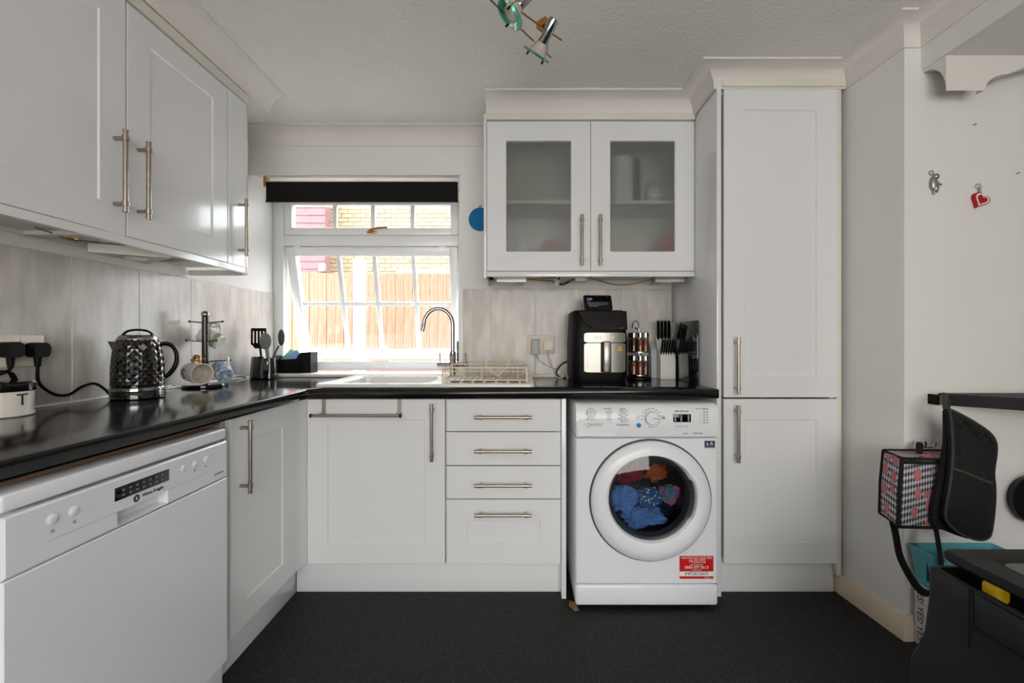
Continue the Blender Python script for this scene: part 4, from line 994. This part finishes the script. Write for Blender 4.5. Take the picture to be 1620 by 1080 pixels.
# sloped gloss control face
cf = [(ax0+.03, az1-.006), (ax1-.012, az1-.006), (ax1-.010, az1-.10), (ax0+.17, az1-.10), (ax0+.10, az1-.088), (ax0+.06, az1-.06), (ax0+.042, az1-.03)]
MB().prism(cf, lambda u, v, d: (u, ay0-.004+d+max(0, (v-(az1-.05)))*.22, v), 0, .03).build('touch_panel', 'touch_black', af)
MB().box(ax0+.23, ax0+.255, ay0-.0048, ay0-.003, az1-.092, az1-.090).build('panel_mark', 'ink_grey', af)
sx0, sx1, sz_a, sz_b = .326, .532, .958, 1.154
fs = lambda u, v, d: (u, ay0-.013+d+.03*((u-(sx0+sx1)/2)/.2)**2, v)
def curved(u0, u1, v0, v1, m, nm, par, r=.012):
    pts = rrect(u0, u1, v0, v1, r, 5); mb = MB(); n = 12
    cols = [u0+(u1-u0)*i/n for i in range(n+1)]
    def vr(u):
        e = min(u-u0, u1-u); k_ = r-math.sqrt(max(0, r*r-(r-e)**2)) if e < r else 0; return v0+k_, v1-k_
    cols = [u0+.0005, u0+r*.3]+[c for c in cols[1:-1]]+[u1-r*.3, u1-.0005]
    rings = []
    for u in cols:
        a_, b_ = vr(u); rings.append([fs(u, a_, 0), fs(u, b_, 0), fs(u, b_, .02), fs(u, a_, .02)])
    return mb.quadrings(rings).build(nm, m, par, 40)
curved(sx0, sx1, 1.106, sz_b, 'steel', 'steel_band', af)
df_ = curved(sx0, sx1, sz_a, 1.102, 'steel', 'basket_front', af)
hx = .4275
MB().box(hx-.02, hx+.024, ay0-.022, ay0-.006, sz_a+.001, 1.108, .004).build('handle_backing', 'black_plastic', df_)
MB().box(hx-.012, hx+.026, ay0-.05, ay0-.024, sz_a-.0, 1.112, .006).build('handle', 'steel', df_)
text('brand_text', 'ONATURE', .022, 'ink_white', af, ((sx0+sx1)/2-.005, ay0-.0125, 1.129))
tri = [(.489, 1.064), (.517, 1.064), (.503, 1.094)]
MB().prism(tri, lambda u, v, d: (u, fs(u, v, 0)[1]-.001+d, v), -.001, .0005).build('warning_sticker', 'yellow_print', df_)
text('warning_mark', '!', .018, 'ink_black', df_, (.503, fs(.503, 0, 0)[1]-.0028, 1.075))
for x in (ax0+.05, ax1-.05):
    for y in (ay0+.05, ay1-.05): MB().cyl((x, y, CT), (x, y, CT+.006), .012).build('foot', 'black_plastic', af)
MB().tube(smooth_pts([(ax0+.01, 2.43, CT+.09), (.255, 2.44, CT+.088), (.225, 2.45, CT+.06), (.21, 2.45, CT+.025), (.235, 2.44, CT+.006), (.262, 2.43, CT+.006)]), .0042, 8).build('power_cord', 'soft_black', af)
sd_ = thing('smart_display', 'small black smart display showing text on top of the air fryer', 'smart display', (.41, 2.27, az1))
qx = lambda u, v, d: (u, 2.27+d+(v-az1)*.35, v)
dpts = rrect(.342, .486, az1+.003, az1+.082, .008)
MB().prism([(u+(v-az1)*(-.06), v) for u, v in dpts], qx, 0, .012).build('screen_housing', 'black_plastic', sd_)
MB().prism([(u+(v-az1)*(-.06), v) for u, v in rrect(.35, .478, az1+.009, az1+.076, .003)], qx, -.0006, .001).build('screen', 'screen_black', sd_)
MB().box(.36, .47, 2.28, 2.34, az1+.001, az1+.05, .012).build('speaker_base', 'charcoal', sd_)
for s, u, v, size in (('15:08', .368, .062, .013), ('Thu 4', .364, .054, .008), ('Try saying', .371, .04, .007), ('play music in the kitchen', .402, .033, .0075), ('or ask the weather', .388, .025, .006)):
    text('screen_text', s, size, 'screen_text', sd_, qx(u, az1+v, -.0012))
MB().ball(qx(.462, az1+.0745, -.001), .0025, n=10).build('camera_lens', 'chrome', sd_)

rx, ry = .652, 2.395
sr = thing('spice_rack', 'black revolving spice rack with a chrome loop between air fryer and knives', 'spice rack', (rx, ry, CT))
MB().lathe([(.062, .0005), (.066, .004), (.066, .012), (.03, .018)], (rx, ry, CT), n=36).build('base', 'black_plastic', sr)
MB().cyl((rx, ry, CT+.01), (rx, ry, CT+.275), .006).build('post', 'chrome', sr)
for h in (.022, .145): MB().lathe([(.062, h), (.062, h+.004)], (rx, ry, CT), n=36).build('tier', 'chrome', sr)
MB().tube([(rx-.02+.018*math.cos(a), ry-.012, CT+.285+.03*math.sin(a)) for a in [PI+.3-i*(PI+.6)/14 for i in range(15)]], .003, 8).build('loop', 'chrome', sr)
MB().cyl((rx, ry, CT+.27), (rx-.02, ry-.012, CT+.276), .004).build('loop_stem', 'chrome', sr)
spices = ['spice_amber', 'spice_red', 'spice_dark', 'spice_amber', 'spice_red']
for tier, h in enumerate((.0265, .1495)):
    for k_, ang in enumerate((-150, -95, -40, 15, 165)):
        a = math.radians(ang); c = (rx+.038*math.cos(a), ry+.038*math.sin(a), CT+h)
        m = spices[(k_+(2 if tier else 0)) % 5]
        nm = {'spice_amber': 'amber', 'spice_red': 'red', 'spice_dark': 'dark'}[m]
        t = thing('spice_jar', 'glass jar of %s spice with silver lid on the %s tier of the rack' % (nm, 'upper' if tier else 'lower'), 'jar', c, 'spice jars in the revolving rack, %s %s' % (nm, 'upper' if tier else 'lower'))
        MB().lathe([(.016, .0), (.0175, .002), (.0175, .072), (.0155, .076)], c, n=18).build('glass', 'jar_glass', t)
        MB().lathe([(.0155, .003), (.0158, .066), (.001, .0662)], c, n=18, cap=False).build('spice', m, t)
        MB().lathe([(.0172, .076), (.0172, .1), (.0155, .102)], c, n=18).build('lid', 'chrome', t)

kb = thing('knife_block', 'white wedge knife block full of black-handled knives', 'knife block', (.80, 2.42, CT))
k0, k1 = .762, .842
pr = [(2.37, .001), (2.482, .001), (2.482, .225), (2.455, .235), (2.42, .16), (2.385, .15), (2.37, .105)]
MB().prism(pr, lambda u, v, d: (d, u, CT+v), k0, k1).build('block', 'white_plastic', kb)
MB().prism([(2.482, .0015), (2.43, .0015), (2.44, .16), (2.482, .2)], lambda u, v, d: (d, u, CT+v), k0-.03, k0-.001).build('side_cheek', 'pale_grey_plastic', kb)
hd_ = Vector((0, -.62, .78))
def knife(x, y, z, L, r, lab, grp, kx_=0.):
    t = thing('knife', lab, 'knife', (x, y, z), grp)
    d_ = Vector((kx_, -.35, .93)).normalized(); p = Vector((x, y, z))
    h = MB().tube([p+d_*.012, p+d_*(L*.5), p+d_*L], (r*.8, r*1.25), 10, flat=(1, 0, 0)).build('handle', 'black_gloss', t)
    MB().cyl(p-d_*.02, p+d_*.013, .004, n=8).build('bolster', 'chrome', t)
    MB().ball(p+d_*(L-.004)+Vector((0, -.007, 0)), .003, n=8).build('rivet', 'chrome', h)
for i in range(4): knife(k0+.012+i*.0195, 2.447-.0*i, CT+.212, .112, .0098, 'large black-handled knife in the upper row of the knife block', 'large knives in the knife block', -.12)
for i in range(6): knife(k0+.007+i*.0133, 2.382, CT+.135, .085, .0066, 'small black-handled steak knife in the lower row of the block', 'steak knives in the knife block')
cb_ = MB().box(.8485, .8565, 2.10, 2.455, CT+.001, 1.212, .002)
tag(cb_.build('cutting_board', 'marble_black'), 'glossy black marble-look glass board leaning by the tall cabinet side', 'cutting board')

# ------------------------------------------------------------------ ceiling spotlight
sl = thing('ceiling_spotlight', 'twin-rail ceiling spotlight with green glass discs', 'ceiling light', (-.05, 1.2, 2.0))
r0a, r1a = at(790, -14, 1.33), at(889, 60, 1.54); r0a.z = r1a.z = 2.165
r0a = Vector((-.10, 1.27, 2.165)); r1a = Vector((.151, 1.545, 2.165))
r0b = Vector((-.14, 1.29, 2.165)); r1b = Vector((.118, 1.60, 2.14))
MB().tube(smooth_pts([r0a+Vector((-.1, -.12, 0)), r0a, (r0a+r1a)/2+Vector((-.012, .008, 0)), r1a]), .0028, 8).build('rail', 'brass', sl)
MB().tube(smooth_pts([r0b+Vector((-.1, -.12, 0)), r0b, (r0b+r1b)/2, r1b]), .0028, 8).build('rail', 'brass', sl)
MB().lathe([(.06, 0), (.06, -.02), (.05, -.03), (.001, -.031)], (-.2, 1.12, ZC), n=32, cap=False).build('ceiling_rose', 'brass', sl)
MB().cyl((-.2, 1.12, ZC-.02), (-.2, 1.15, 2.16), .006).build('stem', 'brass', sl)
def spot(jp, aim, size=.042):
    A = Vector(aim).normalized(); J = Vector(jp)
    X = Matrix.Translation(J) @ A.to_track_quat('Z', 'Y').to_matrix().to_4x4()
    b = MB().lathe([(.004, -.012), (.014, -.01), (.0165, 0), (.0165, .06), (.015, .064)], n=24).xf(X).build('lamp_body', 'chrome', sl)
    MB().lathe([(.015, .064), (.03, .092), (.032, .096), (.001, .0965)], n=24, cap=False).xf(X).build('bulb', 'lamp_bulb', b)
    MB().lathe([(.026, .098), (size, .098), (size, .104), (.026, .104), (.026, .098)], n=36, cap=False).xf(X).build('glass_disc', 'green_glass', b)
    for s in (-1, 1):
        MB().tube([X @ Vector(p) for p in ((s*.016, 0, .045), (s*.03, 0, .072), (s*.036, 0, .085), (s*.036, 0, .112))], .0018, 8).build('wire_clip', 'brushed_nickel', b)
        MB().cyl(X @ Vector((s*.036, 0, .105)), X @ Vector((s*.036, 0, .116)), .0035, n=10).build('clip_end', 'black_plastic', b)
    return b
A2 = Vector((-.48, .47, -.72)).normalized(); A1 = Vector((-.62, -.06, -.70)).normalized()
J2 = at(849, 86, 1.46)-A2*.1; J1 = at(807, 23, 1.33)-A1*.1
spot(J2, A2, .047); spot(J1, A1, .047)
c = at(863, 42, 1.50)
MB().box(c.x-.026, c.x+.026, c.y-.02, c.y+.02, c.z-.012, c.z+.014, .003).xf(Matrix.Translation(c) @ Matrix.Rotation(.8, 4, 'Z') @ Matrix.Translation(-c)).build('rail_connector', 'brass', sl)

# ------------------------------------------------------------------ nook on the right
NW = RC[1]
sh = thing('breakfast_shelf', 'black worktop shelf end with a raw chipboard edge on the nook wall', 'shelf', (1.8, 1.55, .88))
MB().prism([(1.575, 1.628), (1.72, 1.505), (2.4, 1.24), (3.2, 1.24), (3.2, NW-.001), (1.575, NW-.001)], f2, .878, .92).build('slab', 'soft_black', sh)
MB().box(1.545, 1.5745, 1.63, NW-.001, .882, .915).build('raw_edge', 'chipboard', sh)
MB().box(1.535, 1.5445, 1.622, NW-.001, .880, .917).build('edge_cap', 'soft_black', sh)
MB().box(1.59, 1.64, 1.63, NW-.001, .855, .8775, .002).build('bracket', 'white_plastic', sh)
def outline(pts, D, k=5):
    P = [at(1300+x/3.375, 580+y/3.375, D) for x, y in pts]
    return smooth_pts(P+[P[0]], k)[:-1]
og = thing('oven_glove', 'black quilted double oven glove with grey piping hanging from the shelf', 'oven glove', (1.58, 1.5, .6))
fp = [(672, 226), (700, 236), (800, 290), (880, 345), (914, 392), (920, 450), (906, 560), (912, 640), (910, 740), (893, 875), (868, 912), (820, 919), (745, 893), (685, 852), (651, 800), (658, 720), (678, 600), (690, 450), (683, 300)]
bp_ = [(656, 230), (690, 240), (800, 310), (860, 400), (850, 800), (790, 905), (740, 905), (640, 868), (600, 850), (580, 800), (600, 680), (630, 560), (655, 400)]
def pad(pts, D, th, nm, m):
    P = outline(pts, D); c_ = sum(P, Vector())/len(P); rings = []
    for s, dy in ((.97, th), (1, th*.6), (1, -th*.6), (.97, -th), (.5, -th*1.4)):
        rings.append([(c_.x+(p.x-c_.x)*s, p.y+dy, c_.z+(p.z-c_.z)*s) for p in P])
    MB().quadrings(rings).build(nm, m, og, 60); return P
pad(bp_, 1.527, .009, 'back_pad', 'black_fabric')
P = pad(fp, 1.492, .012, 'front_pad', 'black_fabric')
MB().tube([(p.x, p.y-.007, p.z) for p in P], .0042, 8, True).build('piping', 'grey_piping', og)
MB().tube([at(1300+x/3.375, 580+y/3.375, 1.474) for x, y in ((690, 540), (760, 562), (830, 592), (908, 622))], .0042, 8).build('pocket_hem', 'grey_piping', og)
def inside(x, z):
    c_ = False; n = len(P)
    for i in range(n):
        a_, b_ = P[i], P[i-1]
        if (a_.z > z) != (b_.z > z) and x < (b_.x-a_.x)*(z-a_.z)/(b_.z-a_.z)+a_.x: c_ = not c_
    return c_
zs = at(0, 580+590/3.375, 1.492).z; zm = max(p.z for p in P); xm = min(p.x for p in P)
for i in range(-3, 9):
    for s_ in (1, -1):
        run = []
        for k_ in range(40):
            z = zs+(zm-zs)*k_/39; x = xm+.01+i*.034+s_*(z-zs)*.8
            if inside(x-.008, z) and inside(x+.008, z+.01): run.append((x, 1.4785, z))
        if len(run) > 3: MB().tube(run, .0016, 5).build('quilt_stitch', 'soft_black', og)
MB().tube(smooth_pts([at(1496, 648, 1.502), at(1495, 632, 1.55), at(1496, 622, 1.60), at(1499, 632, 1.59), at(1500, 650, 1.515)]), (.008, .002), 8, flat=(1, 0, 0)).build('hanging_loop', 'grey_piping', og)
# lunch bag
hk = thing('wall_hook', 'clear double hook on the nook wall above the lunch bag', 'hook', at(1455, 700, NW-.004))
hb = at(1456, 700, NW-.001)
MB().box(hb.x-.012, hb.x+.012, NW-.004, NW-.0005, hb.z-.03, hb.z+.02, .003).build('back', 'white_plastic', hk)
for s in (-1, 1): MB().tube(smooth_pts([hb+Vector((0, -.004, -.006)), hb+Vector((s*.008, -.025, -.012)), hb+Vector((s*.016, -.04, 0)), hb+Vector((s*.02, -.042, .014))]), .0032, 8).build('prong', 'chrome', hk)
B = [at(1427, 725, 1.47), at(1496, 727, 1.585), at(1490, 713, 1.648), at(1398, 712, 1.60)]       # front-left, front-right, back-right, back-left (top)
Bb = [at(1421, 833, 1.47), at(1492, 835, 1.585), at(1486, 823, 1.648), at(1392, 811, 1.60)]
lb = thing('lunch_bag', 'floral diamond-patterned lunch bag with black trim hanging at the wall corner', 'bag', (1.41, 1.55, .52))
def cuboid(top, bot):
    mids = [((t_+b_)/2) for t_, b_ in zip(top, bot)]; c_ = sum(mids, Vector())/4
    mids = [c_+(m_-c_)*1.03 for m_ in mids]
    return MB().quadrings([bot, mids, top])
cuboid(B, Bb).build('body', 'floral_fabric', lb, 0)
mb = MB()
for P_ in (B, Bb): mb.tube(P_, .0055, 8, True)
mb.tube([B[0]+Vector((.004, -.002, -.012)), B[1]+Vector((0, -.002, -.012))], .006, 8)
for i in range(4):
    m_ = (B[i]+Bb[i])/2; c_ = sum([(a_+b_)/2 for a_, b_ in zip(B, Bb)], Vector())/4
    mb.tube([B[i], c_+(m_-c_)*1.03, Bb[i]], .0062, 8)
mb.build('trim_binding', 'black_fabric', lb)
MB().tube(smooth_pts([at(1453, 717, 1.56), at(1453, 706, 1.60), at(1455, 700, 1.625), at(1458, 706, 1.61), at(1458, 717, 1.575)]), (.008, .002), 8, flat=(1, 0, 0)).build('carry_loop', 'black_fabric', lb)
MB().tube(smooth_pts([at(1412, 822, 1.53), at(1417, 845, 1.53), at(1424, 880, 1.53), at(1440, 912, 1.52), at(1455, 932, 1.52), at(1470, 938, 1.525), at(1484, 925, 1.53), at(1489, 895, 1.533), at(1485, 862, 1.549), at(1480, 834, 1.565)]), (.0125, .002), 10, flat=(1, 0, 0)).build('shoulder_strap', 'black_fabric', lb)
# charms on the wall
c = at(1475, 290, NW)
kc = thing('charm', 'silver figure key charm hanging on the nook wall', 'key charm', (c.x, NW-.01, c.z-.045))
MB().tube([(c.x-.008+.008*math.cos(a), NW-.006, c.z+.038+.008*math.sin(a)) for a in [2*PI*i/16 for i in range(16)]], .0014, 6, True).build('ring', 'frame_silver', kc)
mb = MB().ball((c.x+.004, NW-.011, c.z+.022), .011, (1, .8, 1)).ball((c.x-.004, NW-.011, c.z-.004), .014, (.9, .6, 1.9)).ball((c.x+.003, NW-.012, c.z-.02), .01, (1, .7, 1.6))
mb.tube([(c.x+.006, NW-.01, c.z+.006), (c.x+.016, NW-.01, c.z-.006), (c.x+.024, NW-.01, c.z-.008)], .004).tube([(c.x-.003, NW-.01, c.z-.03), (c.x-.002, NW-.01, c.z-.044)], .003).tube([(c.x+.008, NW-.01, c.z-.02), (c.x+.013, NW-.01, c.z-.036)], .003)
mb.build('figure', 'frame_silver', kc)
c = at(1546, 318, NW)
hc = thing('charm', 'red and white heart key charm hanging on the nook wall', 'key charm', (c.x, NW-.01, c.z-.035))
def heart(s, y0, y1, dx=0, dz=0):
    P = []
    for i in range(32):
        a = 2*PI*i/32; P.append((16*math.sin(a)**3*s, (13*math.cos(a)-5*math.cos(2*a)-2*math.cos(3*a)-math.cos(4*a))*s))
    ro = math.radians(-28); P = [(u*math.cos(ro)-v*math.sin(ro), u*math.sin(ro)+v*math.cos(ro)) for u, v in P]
    return MB().prism(P, lambda u, v, d: (c.x+u, d, c.z+v), y0, y1)
h_ = heart(.0019, NW-.016, NW-.002).build('heart', 'heart_red', hc)
heart(.0016, NW-.0175, NW-.0158).build('white_border', 'ink_white', h_); heart(.0012, NW-.0185, NW-.0174).build('heart_face', 'heart_red', h_)
MB().tube([(c.x+.002, NW-.008, c.z+.022), (c.x+.002, NW-.008, c.z+.048)], .0045, 8).build('link', 'frame_silver', hc)
MB().tube([(c.x+.0, NW-.006, c.z+.056+.0), ]+[(c.x-.001+.009*math.sin(a), NW-.006, c.z+.056+.009*math.cos(a)) for a in [2*PI*i/16 for i in range(1, 16)]], .0014, 6, True).build('ring', 'frame_silver', hc)
for px, py in ((1540, 198), (1608, 275), (1500, 690)):
    p = at(px, py, NW); tag(MB().cyl((p.x, NW-.012, p.z+.001), (p.x, NW, p.z), .0022, n=8).build('nail', 'frame_silver'), 'small nail left in the nook wall', 'nail', 'nails in the nook wall')
pc_ = at(1642, 790, 1.62)
pn = thing('frying_pan', 'round black pan hanging on the nook wall under the shelf', 'pan', (pc_.x, 1.62, pc_.z-.09))
MB().lathe([(.075, .0), (.092, -.035), (.089, -.035), (.072, -.004), (.001, -.004)], (pc_.x, 1.655, pc_.z), 'y', 40, False).build('body', 'soft_black', pn)
MB().tube([(pc_.x+.06, 1.63, pc_.z+.06), (pc_.x+.15, 1.625, pc_.z+.14)], .009, 10).build('handle', 'black_plastic', pn)
# boxes below the bag
wb_ = thing('printed_box', 'white cardboard box with black lettering under the teal basket', 'box', (1.6, 1.6, 0))
wbx0, wby0 = 1.468, 1.565
MB().box(wbx0, 1.76, wby0, NW-.021, .001, .225, .002).build('carton', 'printed_card', wb_)
text('box_text', 'YES! YES! YES!', .034, 'ink_black', wb_, (wbx0-.0006, 1.617, .115), 'left', -PI/2)
for z in (.06, .11, .16, .2): MB().box(wbx0-.0006, wbx0, wby0+.002, wby0+.035, z, z+.0015).build('printed_line', 'ink_grey', wb_)
tb = thing('teal_basket', 'teal plastic basket standing on the printed box', 'basket', (1.62, 1.6, .226))
t0, t1, u0, u1 = 1.452, 1.77, 1.548, NW-.004
RR = lambda i, z: [(u, v, z) for u, v in rrect(t0+i, t1-i, u0+i*.6, u1-i*.6, .012, 5)]
MB().quadrings([RR(.02, .226), RR(.008, .33), RR(0, .356), RR(.0, .36), RR(.006, .36), RR(.012, .33), RR(.026, .23)]).build('tub', 'teal_plastic', tb)
tub = [c_ for c_ in tb.children if c_.name.startswith('tub')][0]
def cut(o, mb):                                            # cut an opening through a part
    cu = mb.build('cutter', 'teal_plastic', tb, 0)
    md = o.modifiers.new('cut', 'BOOLEAN'); md.operation = 'DIFFERENCE'; md.solver = 'EXACT'; md.object = cu
    bpy.context.view_layer.update()
    me_ = bpy.data.meshes.new_from_object(o.evaluated_get(bpy.context.evaluated_depsgraph_get()))
    o.modifiers.clear(); o.data = me_; bpy.data.objects.remove(cu)
mb = MB()
for i in range(3): mb.box(t0+.035+i*.016, t0+.043+i*.016, u0-.01, u0+.03, .341, .350)
cut(tub, mb)
tri_ = [(u0+.022, .25), (u0+.046, .25), (u0+.034, .335)]
cut(tub, MB().quadrings([[(t0-.02, y, z) for y, z in tri_], [(t0+.05, y, z) for y, z in tri_]]))
# black bin close to the camera
bn = thing('lidded_bin', 'black plastic bin with a raised grey-topped lid', 'bin', (1.13, .79, 0))
BX0, BX1, BY0, BY1, BH = .909, 1.36, .56, .985, .62
rb_ = lambda i, z, r=.012: [(u, v, z) for u, v in rrect(BX0+i, BX1-i, BY0+i, BY1-i, r, 5)]
MB().quadrings([rb_(.0, .001), rb_(-.02, .06), rb_(-.022, .40), rb_(-.006, .47), rb_(0, .56), rb_(0, BH-.004), rb_(.004, BH), rb_(.012, BH), rb_(.016, BH-.06), rb_(.016, .5)]).build('body', 'bin_plastic', bn, 50)
MB().box(BX0-.002, BX0+.002, BY0+.02, BY1-.1, BH-.075, BH-.07).build('seam', 'soft_black', bn)
MB().tube([(BX0+.001, BY0+.03, BH+.001), (BX0+.001, BY1-.115, BH+.001)], .006, 10).build('front_rim', 'bin_plastic', bn)
MB().box(BX0-.004, BX0+.006, BY1-.10, BY1-.092, .3, BH-.002, .002).build('corner_groove', 'soft_black', bn)
lid = MB().quadrings([[(u, v, z) for u, v in rrect(BX0+.012+i, BX1, BY0, BY1-.018-i, .015, 5)] for i, z in ((.006, BH+.022), (0, BH+.028), (0, BH+.04), (.004, BH+.044), (.055, BH+.044), (.06, BH+.041))]).build('lid', 'bin_plastic', bn, 40)
MB().prism(rrect(BX0+.074, BX1-.05, BY0+.05, BY1-.08, .02, 5), f2, BH+.0405, BH+.0425).build('lid_panel', 'bin_lid', lid)
for y in (BY0+.06, BY1-.10): MB().box(BX1-.04, BX1-.02, y-.02, y+.02, BH-.01, BH+.03, .003).build('lid_support', 'bin_plastic', bn)
p = at(1566, 910, .895)
tag(MB().box(p.x-.002, p.x+.03, p.y-.014, p.y+.018, BH-.03, BH+.008, .008).build('yellow_packet', 'yellow_print'), 'small yellow packet poking out under the black bin lid', 'packet')
